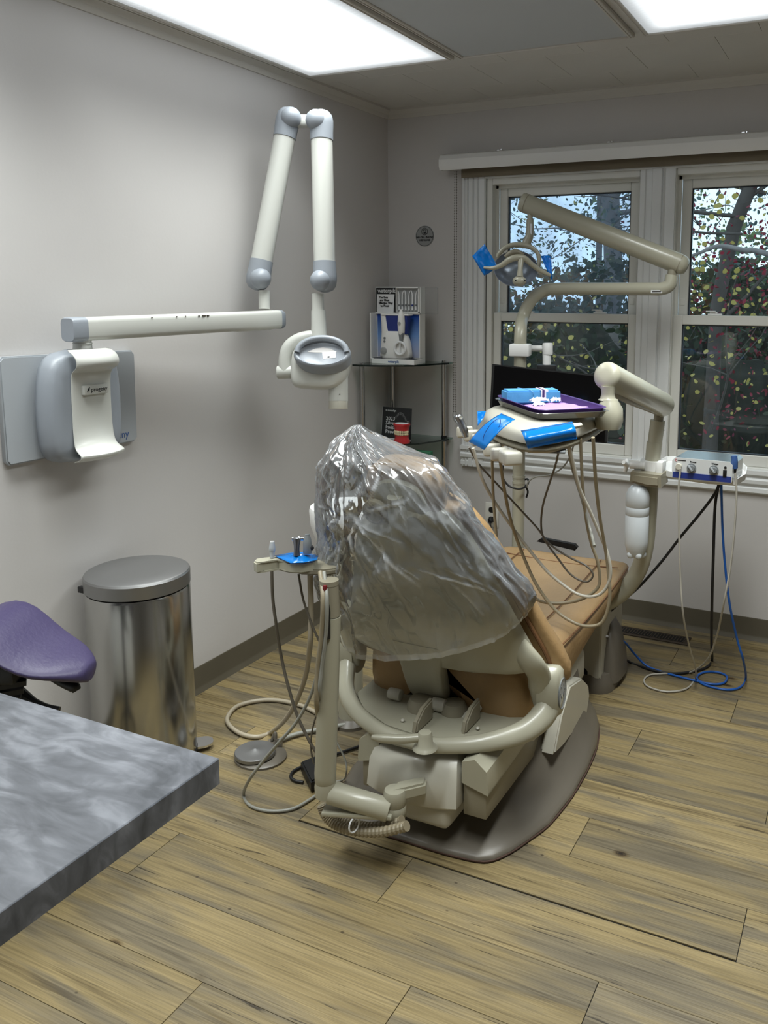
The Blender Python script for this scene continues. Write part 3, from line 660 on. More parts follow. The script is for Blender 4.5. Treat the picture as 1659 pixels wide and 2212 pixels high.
# --- award sign, dental model, green block on lower shelves
AY = -.20
aw = thing('provider_sign', 'black tented provider award card on the second shelf', 'sign', (.13, AY, .803))
al, ar = at(823, 900, y=AY).x, at(887, 900, y=AY).x; at_z = at(850, 881, y=AY).z
B().prism([(al, AY, .803), (ar, AY, .803), (ar-.003, AY+.018, at_z), (al+.001, AY+.018, at_z)], (0, .002, 0)).to('front_card', 'card_black', aw)
B().prism([(al, AY, .803), (al+.001, AY+.018, at_z), (al, AY+.05, .803)], (-.0008, 0, 0)).to('side_wedge', 'print_white', aw)
B().prism([(al, AY-.0006, .8035), (ar, AY-.0006, .8035), (ar, AY-.0004, .809), (al, AY-.0004, .809)], (0, -.0005, 0)).to('card_foot', 'print_white', aw)
dn = (V((0, .018, at_z-.803))).normalized()
tp = lambda u, v: V((al+u, AY-.0008, .803))+dn*v
for i, s_ in enumerate(('2023', 'Silver', 'Invisalign', 'Provider')):
    text('award_lettering', s_, tp(.022, .094-.0215*i), X, dn, .0265, 'print_white', aw)
text('award_lettering', 'invisalign', tp(.030, .139), X, dn, .014, 'print_white', aw)
B().tube([tp(.023, .143)+V((math.cos(t), 0, math.sin(t)))*.0032-Y*.0004 for t in [2*math.pi*k/12 for k in range(12)]], .0011, 5, 1, loop=True).to('award_mark', 'print_white', aw)
for i in range(13):
    t = i/12; u = .078+.075*t; v = .106+.034*math.sin(math.pi*min(1, t*1.1+.08))-.012*t
    B().tube([tp(u-.002, v-.010-.004*t), tp(u-.002, v), tp(u+.003, v), tp(u+.003, v-.010-.004*t)], .0006, 4, 2).to('aligner_drawing', 'sign_grey', aw)
dm = thing('dental_model', 'red-gummed teeth model with cream teeth in front of the card', 'model', (.2, -.26, .803))
dc = at(868, 945, y=-.265); dc = V((dc.x, -.265, .803))
def arch(z, a, bq, e=2.4): return ell(dc+Z*z, X, Y, a, bq, 28, e)
dm.location = dc; ROOTLOC[dm.name] = dc.copy()
B().rings([arch(0, .040, .030), arch(.012, .041, .031), arch(.022, .034, .026), arch(.032, .034, .026), arch(.040, .036, .027)]).to('lower_gum', 'gum', dm, smooth=60)
B().rings([arch(.062, .036, .027), arch(.070, .035, .026), arch(.082, .040, .029), arch(.092, .044, .031), arch(.095, .040, .028)]).to('upper_gum', 'gum', dm, smooth=60)
B().rings([arch(.0952, .034, .024), arch(.0965, .033, .023)]).to('model_top', 'print_white', dm)
tm_ = B().box((0, 0, 0), (.0066, .006, .011), None, .002, 1).bm; tme = bpy.data.meshes.new('tooth'); tm_.to_mesh(tme); tme.materials.append(MATS['tooth'])
for row, z_ in ((0, .0455), (1, .0565)):
    for k in range(13):
        t = math.pi+math.pi*(k+.5)/13; o = bpy.data.objects.new('tooth', tme); COL.objects.link(o); o.parent = dm
        o.location = V((math.cos(t)*(.035+row*.001), math.sin(t)*(.0265+row*.001), z_)); o.rotation_euler.z = math.atan2(math.sin(t)*.035, math.cos(t)*.0265)+math.pi/2
gb = thing('block_sign', 'small green block sign with white lettering on the lower shelf', 'sign', (.2, -.2, .428))
gl, gr = at(855, 990, y=-.22).x, at(929, 990, y=-.22).x; gz = at(900, 974, y=-.22).z
B().bb((gl, -.22, .428), (gr, -.19, gz), .001, 1).to('sign_block', 'green_box', gb)
text('sign_lettering', "DON'T", (gr-.006, -.2206, gz-.065), X, Z, .058, 'print_white', gb, 'RIGHT')

# --- wall things
sg = thing('no_phone_sign', 'round no cell phone sign stuck on the window wall', 'sign', (.21, 0, 1.805))
sc_ = V((.21, 0, 1.805))
B().cyl(sc_-Y*.0005, sc_-Y*.003, .051, n=40).to('disc', 'sign_grey', sg)
for r__ in (.0475,): B().tube([sc_-Y*.0033+V((math.cos(t), 0, math.sin(t)))*r__ for t in [2*math.pi*k/40 for k in range(40)]], .0008, 5, 1, loop=True).to('rim_line', 'ink', sg)
c2 = sc_+V((0, -.0033, .022))
B().tube([c2+V((math.cos(t), 0, math.sin(t)))*.017 for t in [2*math.pi*k/28 for k in range(28)]], .0012, 5, 1, loop=True).to('ban_ring', 'ink', sg)
B().tube([c2+V((-.012, 0, .012)), c2+V((.012, 0, -.012))], .0012, 5, 1).to('ban_slash', 'ink', sg)
B().box(c2, (.012, .001, .021)).to('phone_picture', 'ink', sg)
B().box(c2+V((0, -.0007, .002)), (.008, .0006, .012)).to('phone_screen', 'sign_grey', sg)
text('sign_lettering', 'NO CELL PHONE', sc_+V((0, -.0035, -.010)), X, Z, .0122, 'ink', sg, 'CENTER', bold=.0005)
text('sign_lettering', 'USE PLEASE', sc_+V((0, -.0035, -.024)), X, Z, .0122, 'ink', sg, 'CENTER', bold=.0005)
ou = thing('wall_outlet', 'cream duplex outlet on the wall under the window', 'outlet', (.59, 0, .36))
B().bb((.551, -.005, .362), (.625, 0, .486), .003).to('outlet_plate', 'outlet', ou)
for z_ in (.450, .402):
    B().rings([ell((.588, -.005, z_), X, Z, .017, .014, 20, 3), ell((.588, -.0065, z_), X, Z, .017, .014, 20, 3)]).to('socket', 'black', ou)
cp = thing('power_plug', 'black plug with its cord in the wall outlet', 'plug', (.588, -.03, .39))
B().rings([ell((.588, -.0066, .402), X, Z, .014, .012, 16), ell((.588, -.022, .400), X, Z, .015, .013, 16), ell((.590, -.032, .394), X, Z, .009, .009, 16)]).to('plug_body', 'black', cp)
B().tube([(.590, -.03, .392), (.600, -.045, .370), (.612, -.05, .32), (.618, -.05, .25), (.63, -.06, .12), (.65, -.08, .02), (.70, -.12, .006), (.8, -.2, .006)], .0045, 8, 4).to('plug_cord', 'cable_black', cp)
vt = thing('floor_vent', 'brown slotted floor register under the windows', 'vent', (1.445, -.15, 0))
B().bb((1.278, -.196, 0), (1.612, -.103, .005), .0025).to('vent_frame', 'vent_brown', vt)
for half in (0, 1):
    B().bb((1.300+half*.147, -.178, .005), (1.442+half*.147, -.121, .0056)).to('vent_opening', 'vent_hole', vt)
    for k in range(11): 
        x_ = 1.306+half*.147+k*.0132; B().prism([(x_, -.178, .0054), (x_+.0045, -.178, .0054), (x_+.0045+.004, -.121, .0054), (x_+.004, -.121, .0054)], (0, 0, .0016)).to('louver', 'vent_brown', vt)
# ================================================================== DENTAL CHAIR
CX = 1.17
ch = thing('dental_chair', 'beige dental chair with tan padded seat facing the window', 'dental chair', (CX, -1.35, 0))
# --- floor base: low flaring shell
half = [(0, -1.905), (.12, -1.905), (.215, -1.895), (.254, -1.873), (.285, -1.82), (.31, -1.75), (.337, -1.66), (.352, -1.50), (.35, -1.34), (.338, -1.20), (.31, -1.08), (.27, -.99), (.21, -.90), (.11, -.84), (0, -.82)]
outl = [(a, c) for a, c in half]+[(-a, c) for a, c in half[-2:0:-1]]
def bring(sc, z, dy=0, rear=1.0):
    out = []
    for a, c in outl:
        yy = (c+1.36)*sc-1.36+dy; k_ = max(0, min(1, (yy+1.66)/.45)); out.append(V((CX+a*(sc+(1-sc)*.35*k_), yy, z*(1+1.1*k_*k_) if z < .2 else z+.1*k_)))
    return out
B().rings([bring(.985, 0), bring(1, .004), bring(1, .012), bring(.985, .018), bring(.95, .026), bring(.88, .040, .01), bring(.78, .066, .03), bring(.68, .11, .06), bring(.60, .17, .08), bring(.55, .24, .09), bring(.53, .30, .10)]).to('chair_base', 'base_grey', ch, smooth=60)
b = B(); rim = bring(1.0018, .006)
for k in range(0, len(rim)): pass
B().tube([p+Z*.001 for p in bring(.998, .004)], .0032, 6, 3, loop=True).to('base_edge', 'rust', ch)
B().lathe((CX, -1.28, .18), [(.16, 0), (.14, .06), (.13, .16)], n=32).to('lift_column', 'base_grey', ch)
# --- lower carriage rails
for sx in (1, -1):
    x0, x1 = (CX+.165, CX+.238) if sx > 0 else (CX-.095, CX-.160)
    pr = [(x0, .215), (x0, .275), (x1-sx*.035, .290), (x1, .262), (x1+sx*.006, .205), (x1+sx*.004, .195)]
    B().rings([[V((a, -1.885, c)) for a, c in pr], [V((a, -1.20, c+.035)) for a, c in pr]]).to('carriage_rail', 'beige', ch, smooth=30)
    B().bb((min(x0, x1-sx*.004), -1.876, .118), (max(x0, x1-sx*.004), -1.22, .215), .004).to('rail_lower', 'beige_dark', ch)
# --- rear housing (convex)
def rb(z, w, y0, bul, yf=-1.66): return [V((CX+.02+w*s/6, y0-bul*(1-(s/6)**2), z)) for s in range(-6, 7)]+[V((CX+.02+w, yf, z)), V((CX+.02-w, yf, z))]
B().rings([rb(.143, .138, -1.905, .030), rb(.150, .141, -1.910, .030), rb(.225, .137, -1.900, .030), rb(.258, .128, -1.880, .028), rb(.278, .115, -1.845, .022), rb(.284, .10, -1.80, .015)]).to('rear_housing', 'cream', ch, smooth=45)
B().bb((CX+.02-.03, -1.915, .075), (CX+.02+.118, -1.70, .150), .022, 3).to('housing_lower', 'cream', ch, smooth=60)
# --- swivel tray/yoke carrying the backrest
yk = [(-.335, -1.655, .425), (-.338, -1.665, .395), (-.325, -1.70, .355), (-.285, -1.76, .325), (-.20, -1.835, .312), (-.09, -1.885, .304), (0, -1.895, .302), (.09, -1.885, .304), (.20, -1.835, .312), (.285, -1.76, .325), (.325, -1.70, .355), (.338, -1.665, .395), (.335, -1.655, .425)]
B().tube([(CX+a, c, d) for a, c, d in yk], [.028, .034, .035, .030, .024, .021, .020, .021, .024, .030, .035, .034, .028], 16, 5, up=(0, 0, 1), flat=.7).to('back_yoke', 'beige', ch, smooth=60)
pts = [(CX+a*.93, c+.01, .300) for a, c, d in yk[3:10]]
B().prism([(CX+.27, -1.52, .300), (CX-.27, -1.52, .300)]+pts, (0, 0, .018), .006).to('swivel_plate', 'beige', ch)
for sx in (-1, 1):
    c_ = V((CX+sx*.335, -1.655, .415))
    B().rings([ell(c_+X*sx*(-.030), Y, Z, .044, .075, 24, 2.4), ell(c_+X*sx*.018, Y, Z, .044, .075, 24, 2.4), ell(c_+X*sx*.030, Y, Z, .034, .064, 24, 2.4)]).to('arm_pivot', 'beige', ch, smooth=50)
    if sx == 1:
        d_ = c_+V((.0305, 0, -.004))
        B().rings([ell(d_, Y, Z, .030, .044, 28), ell(d_+X*.002, Y, Z, .030, .044, 28)]).to('pivot_badge', 'grey_plate', ch)
        B().tube([d_+X*.002+p-d_ for p in ell(d_, Y, Z, .030, .044, 28)], .0016, 6, 1, loop=True).to('badge_ring', 'knob_grey', ch)
        for (u, v) in ((-.012, .022), (.008, .024), (.018, .006), (-.018, .004), (.012, -.020), (-.010, -.022)): B().box(d_+V((.0024, u, v)), (.0006, .004, .006)).to('badge_dot', 'knob_grey', ch)
        B().tube([d_+V((.0026, -.012, -.004)), d_+V((.0026, 0, -.016)), d_+V((.0026, .012, .002))], .001, 5, 1).to('badge_tick', 'ink', ch)
# lock lever on the plate
hp = at(918, 1607, z=.325); 
B().lathe(hp-Z*.012, [(.034, 0), (.030, .006), (.022, .012), (.020, .040), (.017, .046), (.001, .047)]).to('lever_boss', 'beige', ch, smooth=50)
he = at(802, 1592, d=dep(hp)-.02)
B().tube([hp+Z*.020, hp*.6+he*.4+Z*.006, hp*.2+he*.8, he], [.011, .0125, .012, .006], 12, 4).to('lock_lever', 'beige', ch)
for px_, py_ in ((870, 1557), (1012, 1594), (1032, 1574)): q = at(px_, py_, z=.322); B().lathe(q, [(.006, 0), (.006, .003), (.003, .006), (.0005, .0065)], n=12).to('plate_screw', 'cream', ch)
for px_, sx in ((905, -1), (1010, 1)):
    q = at(px_, 1575, z=.318); B().prism([q+V((-.008, -.03, 0)), q+V((-.008, .07, 0)), q+V((-.008, .07, .06)), q+V((-.008, .02, .055)), q+V((-.008, -.02, .03))], (.016, 0, 0), .004).to('plate_fin', 'beige_dark', ch)
b = B(); b.lathe((CX-.035, -1.74, .300), [(.045, 0), (.045, .03), (.035, .05), (.001, .056)]); b.lathe((CX+.06, -1.72, .300), [(.04, 0), (.04, .03), (.03, .048), (.001, .052)]); b.to('mechanism_hump', 'beige_dark', ch, smooth=50)
B().box((CX, -1.62, .34), (.14, .12, .07), None, .01).to('mechanism_core', 'black', ch)
# right skirt cover
sk = [at(px_, py_, x=CX+.275) for px_, py_ in ((1187, 1628), (1207, 1605), (1258, 1540), (1264, 1500), (1262, 1478), (1247, 1463), (1222, 1480), (1203, 1545))]
B().prism([p-X*.03 for p in sk], (.046, 0, 0), .005).to('side_cover', 'cream', ch)
lo = [V((2*CX-p.x-.016, p.y, p.z)) for p in sk]
B().prism(lo, (.016, 0, 0), .004).to('side_cover', 'cream', ch)
B().bb((CX-.262, -1.60, .20), (CX+.262, -1.10, .315), .02).to('seat_carriage', 'cream', ch)
# --- seat cushion: loft along y
def seat_ring(y, hw, zt, zb, dip=.012, e=5):
    out = []; n = 56; lobe = .115*max(0, min(1, (-1.40-y)/.15))
    for k in range(n):
        t = 2*math.pi*k/n; cs, sn = math.cos(t), math.sin(t)
        u = math.copysign(abs(cs)**(2/e), cs); v = math.copysign(abs(sn)**(2/e), sn)
        zc, hh = (zt+zb)/2, (zt-zb)/2; w = hw*(1 if v > 0 else 1-.10*abs(v))
        z = zc+hh*v-(dip*(1-u*u) if v > .6 else 0)+(lobe*max(0, 1-(abs(u+.12)/.62)**3)*max(0, -v))
        out.append(V((CX+.005+w*u, y, z)))
    return out
secs = [(-1.690, .15, .43, .33), (-1.682, .225, .458, .275), (-1.662, .258, .480, .225), (-1.62, .268, .488, .205), (-1.55, .272, .478, .20), (-1.40, .274, .462, .225), (-1.20, .276, .458, .27), (-1.0, .278, .462, .315), (-.85, .279, .470, .345), (-.72, .279, .478, .375), (-.63, .275, .480, .395), (-.595, .265, .476, .408), (-.575, .235, .462, .420), (-.568, .16, .45, .43)]
seat_o = B().rings([seat_ring(y, w, a, c) for y, w, a, c in secs]).to('seat_cushion', 'tan', ch, smooth=60)
# seams: side piping and the centre panel
for sx in (-1, 1):
    B().tube([(CX+.005+sx*(w*.985+.002), y, a-.022) for y, w, a, c in secs[2:12]], .0028, 6, 3).to('seat_piping', 'seam', seat_o)
    B().tube([(CX+.005+sx*w*.60, y, a-.0035) for y, w, a, c in secs[3:11]], .0022, 6, 3).to('seat_seam', 'seam', seat_o)
B().tube([(CX+.005+s*.036, -.70+.0*s, .4775-.011*(1-(s/7)**2)) for s in range(-7, 8)], .0022, 6, 1).to('seat_seam', 'seam', seat_o)
B().tube([(CX-.24, -1.672, .478), (CX, -1.676, .466), (CX+.24, -1.672, .478)], .002, 6, 4).to('seat_seam', 'seam', seat_o)
# black toe panel beyond the seat end
bpz = .468
B().prism([at(1158, 1170, y=-.50), at(1168, 1163, y=-.50), at(1240, 1177, y=-.50), at(1246, 1184, y=-.50), at(1241, 1190, y=-.50)], (0, .03, 0), .004).to('toe_panel', 'black', ch)
# --- backrest
HY, HZ, SL = -1.665, .45, -.40
def yb(z): return HY+SL*(z-HZ)
nb = V((0, -1, SL)).normalized()      # outward normal of the back
def back_ring(z, hw, bk, fr, e=2.6, n=40):
    c = V((CX+.0, yb(z), z)); out = []
    for k in range(n):
        t = 2*math.pi*k/n; cs, sn = math.cos(t), math.sin(t)
        u = math.copysign(abs(cs)**(2/e), cs)*hw; v = math.copysign(abs(sn)**(2/e), sn)
        out.append(c+X*u+nb*(v*(bk if v > 0 else fr)))
    return out
prof_b = [(.405, .20), (.412, .30), (.43, .335), (.47, .342), (.53, .325), (.60, .298), (.68, .268), (.76, .240), (.84, .212), (.90, .185), (.945, .150), (.97, .105), (.978, .06)]
def wscale(z): return .065 if z > .46 else .055
B().rings([back_ring(z, w-.018, .075*min(1, (w/.25)**.4), .005) for z, w in [(.488, .26), (.495, .318), (.512, .328)]+[q_ for q_ in prof_b if q_[0] >= .53]]).to('back_shell', 'beige', ch, smooth=60)
prof_c = [(.422, .20), (.425, .30), (.435, .352), (.455, .376), (.49, .378), (.53, .358), (.60, .322), (.68, .288), (.76, .255), (.84, .222), (.90, .192), (.945, .155), (.97, .108), (.978, .06)]
bc_ = B().rings([[p+Y*(.062 if z > .5 else .050) for p in back_ring(z-.012, w, .038, .085 if z < .75 else .06, 2.7)] for z, w in prof_c]).to('back_cushion', 'tan', ch, smooth=60)
for sx in (-1, 1):
    B().tube([V((CX+sx*.255, yb(.57)-.02, .57)), V((CX+sx*.298, yb(.52)-.035, .52)), V((CX+sx*.312, -1.70, .475)), V((CX+sx*.310, -1.685, .43)), V((CX+sx*.308, -1.675, .375))], [.030, .036, .034, .032, .020], 14, 4, flat=.55, up=(0, 1, 0)).to('shell_leg', 'beige', ch, smooth=60)
for sx in (-1, 1):
    B().tube([V((CX+sx*(w-.010), yb(z)+.032, z)) for z, w in prof_b[3:11]], .006, 8, 3).to('worn_edge', 'seam', bc_)
# centre strap that carries the backrest
b = B()
st = [(.525, .085, -.010), (.49, .076, .002), (.44, .066, .018), (.39, .063, .022), (.35, .062, .012), (.325, .058, -.01)]
b.rings([ell((CX+.0-.035, yb(z)-.062-o*.3, z), X, Y, w, .024+max(0, o)*.3, 24, 6) for z, w, o in st]).to('back_strap', 'beige', ch, smooth=50)
for px_, py_, r_ in ((955, 1524, .020), (848, 1498, .017)):
    q = at(px_, py_, y=-1.735); sx = 1 if px_ > 900 else -1
    B().cyl(q-X*sx*.03, q+X*sx*.012, r_, bev=.004).to('strap_pin', 'cream', ch)
    B().cyl(q+X*sx*.012-Y*.0, q+X*sx*.014, r_*.45, n=16).to('pin_bolt', 'black', ch)
cr = at(975, 1530, y=-1.72)
B().tube([cr+V((-.02, 0, .0)), cr+V((0, -.01, -.018)), cr+V((.03, -.01, -.024)), cr+V((.06, 0, -.008)), cr+V((.075, .03, .01))], [.016, .018, .018, .016, .012], 12, 4).to('strap_hook', 'cream', ch)
# --- headrest
hz0 = .998; hc = V((CX-.005, yb(hz0)-.005, hz0))
vd = V((0, SL, 1)).normalized()
def hring_(o, a, c, e=2.6): return ell(hc+nb*o, X, vd, a, c, 36, e)
B().rings([hring_(-.065, .06, .05), hring_(-.060, .09, .08), hring_(-.04, .106, .096), hring_(0, .109, .099), hring_(.018, .103, .093), hring_(.022, .09, .08)]).to('headrest_cushion', 'tan', ch, smooth=60)
B().rings([ell(hc+nb*.020-vd*.015, X, vd, .080, .074, 32, 2.4), ell(hc+nb*.036-vd*.015, X, vd, .076, .070, 32, 2.4), ell(hc+nb*.040-vd*.015, X, vd, .066, .060, 32, 2.4)]).to('headrest_plate', 'beige', ch, smooth=45)
B().tube([hc+nb*.045+vd*.02, hc+nb*.052-vd*.05, hc+nb*.055-vd*.13, hc+nb*.05-vd*.2], [.022, .028, .030, .028], 14, 4).to('headrest_stem', 'beige', ch)
kc = hc+nb*.05-X*.062-vd*.03
B().lathe(kc, [(.038, 0), (.038, .014), (.030, .020), (.001, .022)], nb, 28).to('headrest_knob', 'beige_dark', ch)
B().tube([kc+nb*.020+X*(.026*math.cos(t))+vd*(.026*math.sin(t)) for t in [2*math.pi*k/24 for k in range(24)]], .004, 6, 1, loop=True).to('knob_ring', 'hose_dark', ch)
B().rings([ell(hc+nb*.046+X*.05-vd*.07, X, vd, .034, .045, 24), ell(hc+nb*.056+X*.05-vd*.07, X, vd, .030, .040, 24)]).to('headrest_lever', 'beige', ch)

# ================================================================== PLASTIC COVER OVER THE BACKREST
LR = [((765, 918), (776, 918), -1.93), ((750, 942), (800, 943), -1.925), ((726, 982), (872, 978), -1.92), ((710, 1028), (934, 1008), -1.91), ((705, 1090), (978, 1066), -1.895), ((706, 1150), (1018, 1122), -1.875), ((700, 1210), (1062, 1182), -1.85), ((697, 1250), (1100, 1234), -1.82), ((722, 1312), (1144, 1288), -1.76), ((748, 1350), (1138, 1318), -1.735)]
rng = random.Random(11)
def cat(vals, t):
    m = len(vals)-1; i = min(m-1, int(t*m)); f = t*m-i
    g = lambda k: vals[max(0, min(m, k))]
    p0, p1, p2, p3 = g(i-1), g(i), g(i+1), g(i+2)
    return .5*((2*p1)+(p2-p0)*f+(2*p0-5*p1+4*p2-p3)*f*f+(3*p1-p0-3*p2+p3)*f**3)
Ls = [at(*l, y=y) for l, r, y in LR]; Rs = [at(*r, y=y) for l, r, y in LR]
bdep = [.012, .05, .10, .125, .13, .135, .14, .14, .135, .13]
NS, NT = 150, 260
creases = []
for k in range(150):
    t0, s0 = rng.uniform(0, 2*math.pi), rng.uniform(.05, 1.0); an = rng.gauss(math.pi/2, .7); ln = rng.uniform(.10, .6)
    w_ = rng.choice((rng.uniform(.012, .03), rng.uniform(.03, .09))); creases.append((t0, s0, math.cos(an), math.sin(an), ln, w_, rng.choice((-1, 1, 1))*rng.uniform(.004, .008+w_*.12)))
st_t, st_s = 1.5*math.pi-.18, .46      # a pinch facing the room, folds radiate from it
for k in range(16):
    an = 2*math.pi*k/16+rng.uniform(-.15, .15); ln = rng.uniform(.25, .6); creases.append((st_t+math.cos(an)*ln*.5, st_s+math.sin(an)*ln*.35, math.cos(an), math.sin(an)*.7, ln, .05, .014*(1 if k % 2 else -.7)))
lines = []      # fold highlights painted in as thin white lines (theta, s)
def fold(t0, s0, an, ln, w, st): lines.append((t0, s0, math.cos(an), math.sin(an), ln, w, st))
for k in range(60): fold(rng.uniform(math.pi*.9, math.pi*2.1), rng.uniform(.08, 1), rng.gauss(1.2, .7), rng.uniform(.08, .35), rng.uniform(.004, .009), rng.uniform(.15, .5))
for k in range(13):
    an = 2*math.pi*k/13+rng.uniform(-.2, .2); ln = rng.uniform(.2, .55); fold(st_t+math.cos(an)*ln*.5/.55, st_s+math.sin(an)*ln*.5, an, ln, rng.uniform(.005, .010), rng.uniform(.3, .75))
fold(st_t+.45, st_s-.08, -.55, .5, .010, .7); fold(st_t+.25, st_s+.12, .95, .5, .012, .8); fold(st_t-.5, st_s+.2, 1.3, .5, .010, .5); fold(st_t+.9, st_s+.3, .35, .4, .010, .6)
cre = []
rows = []
for i in range(NS+1):
    s = i/NS; L_, R_ = cat(Ls, s), cat(Rs, s); c = (L_+R_)/2; a = (R_-L_)/2; bd = cat(bdep, s); row = []
    for k in range(NT):
        t = 2*math.pi*k/NT; cs, sn = math.cos(t), math.sin(t)
        p = c+a*(math.copysign(abs(cs)**.9, cs))+Y*(bd*math.copysign(abs(sn)**.9, sn))
        if s > .78 and sn < 0: p = p-Z*(.075*((s-.78)/.22)**1.5*(-sn))+Y*(-.0)*sn
        nrm_ = V((cs/max(.02, a.length), sn/max(.02, bd), 0)).normalized()
        h = 0
        for (t0, s0, cx_, cy_, ln, w, am) in creases:
            dt = (t-t0+math.pi) % (2*math.pi)-math.pi; dt *= .55; ds = s-s0
            al_ = dt*cx_+ds*cy_; 
            if abs(al_) > ln*.5: continue
            pe = abs(-dt*cy_+ds*cx_)/w
            if pe < 1: h += am*(1-pe)*(1-(2*al_/ln)**2)
        q3 = V((cs*2.6, sn*2.6, s*4.5)); q4 = V((cs*6.5+3, sn*6.5, s*9))
        h += .026*(.35-abs(noise.noise(q3+V((h*20, 0, 0)))))+.011*(.35-abs(noise.noise(q4)))+.005*(.3-abs(noise.noise(q4*2.3)))
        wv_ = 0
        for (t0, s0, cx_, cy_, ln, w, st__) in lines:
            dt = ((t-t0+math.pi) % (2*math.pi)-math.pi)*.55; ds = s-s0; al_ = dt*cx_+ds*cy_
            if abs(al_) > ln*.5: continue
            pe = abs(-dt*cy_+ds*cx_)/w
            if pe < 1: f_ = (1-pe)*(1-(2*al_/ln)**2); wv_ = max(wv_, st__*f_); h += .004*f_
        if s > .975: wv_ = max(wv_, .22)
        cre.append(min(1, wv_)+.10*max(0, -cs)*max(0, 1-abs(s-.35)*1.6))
        fade = min(1, s*9)
        row.append(p+nrm_*(h*fade))
    rows.append(row)
b = B(); top_c = sum(rows[0], V())/NT
b.rings(rows, True, False)
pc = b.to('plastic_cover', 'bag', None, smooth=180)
ca_ = pc.data.attributes.new('crease_glint', 'FLOAT', 'POINT'); ca_.data.foreach_set('value', cre)
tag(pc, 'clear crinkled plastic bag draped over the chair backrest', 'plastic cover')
# ================================================================== DELIVERY UNIT (post, arm, head)
du = thing('delivery_unit', 'beige delivery unit on a bent post beside the chair foot', 'dental unit', (1.5, -.72, 0))
DY = -.72
pp = [at(1215, 1325, y=DY-.02), at(1270, 1318, y=DY), at(1315, 1300, y=DY), at(1352, 1272, y=DY), at(1380, 1230, y=DY), at(1394, 1180, y=DY), at(1400, 1120, y=DY), at(1405, 1040, y=DY)]
B().tube(pp, .0315, 20, 6).to('bent_post', 'beige', du, smooth=60)
B().cyl(at(1405, 1045, y=DY), at(1414, 955, y=DY), .0285).cyl(at(1414, 960, y=DY), at(1421, 908, y=DY), .0265).to('upper_post', 'beige', du)
for px_, py_ in ((1412, 928), (1431, 929)): B().sph(at(px_, py_, y=DY)-CF*.025, .002, 8).to('set_screw', 'ink', du)
B().cyl(at(1422, 910, y=DY), at(1425, 885, y=DY), .0175).to('post_spigot', 'beige_dark', du)
p0, p1 = at(1430, 874, d=3.12), at(1312, 812, d=2.70); dv = (p1-p0).normalized()
B().tube([p0-dv*.036, p0-dv*.030, p0-dv*.014, p0, p1, p1+dv*.006, p1+dv*.016, p1+dv*.019], [.012, .030, .042, .045, .045, .044, .036, .015], 28, 1).to('spring_arm', 'beige', du, smooth=50)
B().tube([p0-dv*.0-Z*.034, p1*.7+p0*.3-Z*.046, p1*.9+p0*.1-Z*.040], [.012, .012, .010], 10, 3).to('arm_underside_rib', 'beige_dark', du)
nk = at(1313, 838, d=2.70)
B().lathe(at(1313, 864, d=2.70), [(.031, 0), (.024, .006), (.021, .02), (.024, .045)], n=24).to('arm_neck', 'beige', du)
kb = at(1316, 895, d=2.70)
B().rings([ell(kb-Z*.045, X, Y, .036, .040, 24, 3), ell(kb-Z*.02, X, Y, .042, .046, 24, 3), ell(kb+Z*.018, X, Y, .040, .042, 24, 3), ell(kb+Z*.040, X, Y, .028, .030, 24, 2.4), ell(kb+Z*.048, X, Y, .026, .028, 24, 2)]).to('head_knuckle', 'beige', du, smooth=50)
# head body
HZ0, HZ1 = 1.062, 1.145
hp_ = [at(px_, py_, z=1.095) for px_, py_ in ((1034, 908), (1052, 935), (1095, 950), (1150, 966), (1205, 960), (1252, 945), (1300, 925), (1316, 905))]
hp_ += [V((1.50, -1.10, 1.095)), V((1.36, -1.02, 1.095)), V((1.16, -1.03, 1.095)), V((1.08, -1.08, 1.095))]
hcn = sum(hp_, V())/len(hp_)
def hd(sc, z): return [V((hcn.x+(p.x-hcn.x)*sc, hcn.y+(p.y-hcn.y)*sc, z)) for p in hp_]
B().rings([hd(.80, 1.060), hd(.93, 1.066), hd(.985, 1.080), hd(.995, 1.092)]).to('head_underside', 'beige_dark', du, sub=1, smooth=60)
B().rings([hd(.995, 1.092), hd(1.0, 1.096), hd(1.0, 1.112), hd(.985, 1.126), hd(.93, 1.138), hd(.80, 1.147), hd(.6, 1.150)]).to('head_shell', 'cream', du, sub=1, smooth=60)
B().box(at(1182, 973, z=1.063), (.11, .06, .008), Matrix.Rotation(.3, 3, 'Z'), .003).to('underside_light', 'knob_grey', du)
# front handle under the film
h0, h1 = at(1145, 938, d=2.38), at(1254, 918, d=2.40)
B().tube([h0, (h0*.7+h1*.3)-CF*.012, (h0*.25+h1*.75)-CF*.012, h1], [.012, .015, .014, .010], 12, 4, flat=.7).to('front_handle', 'cream', du)
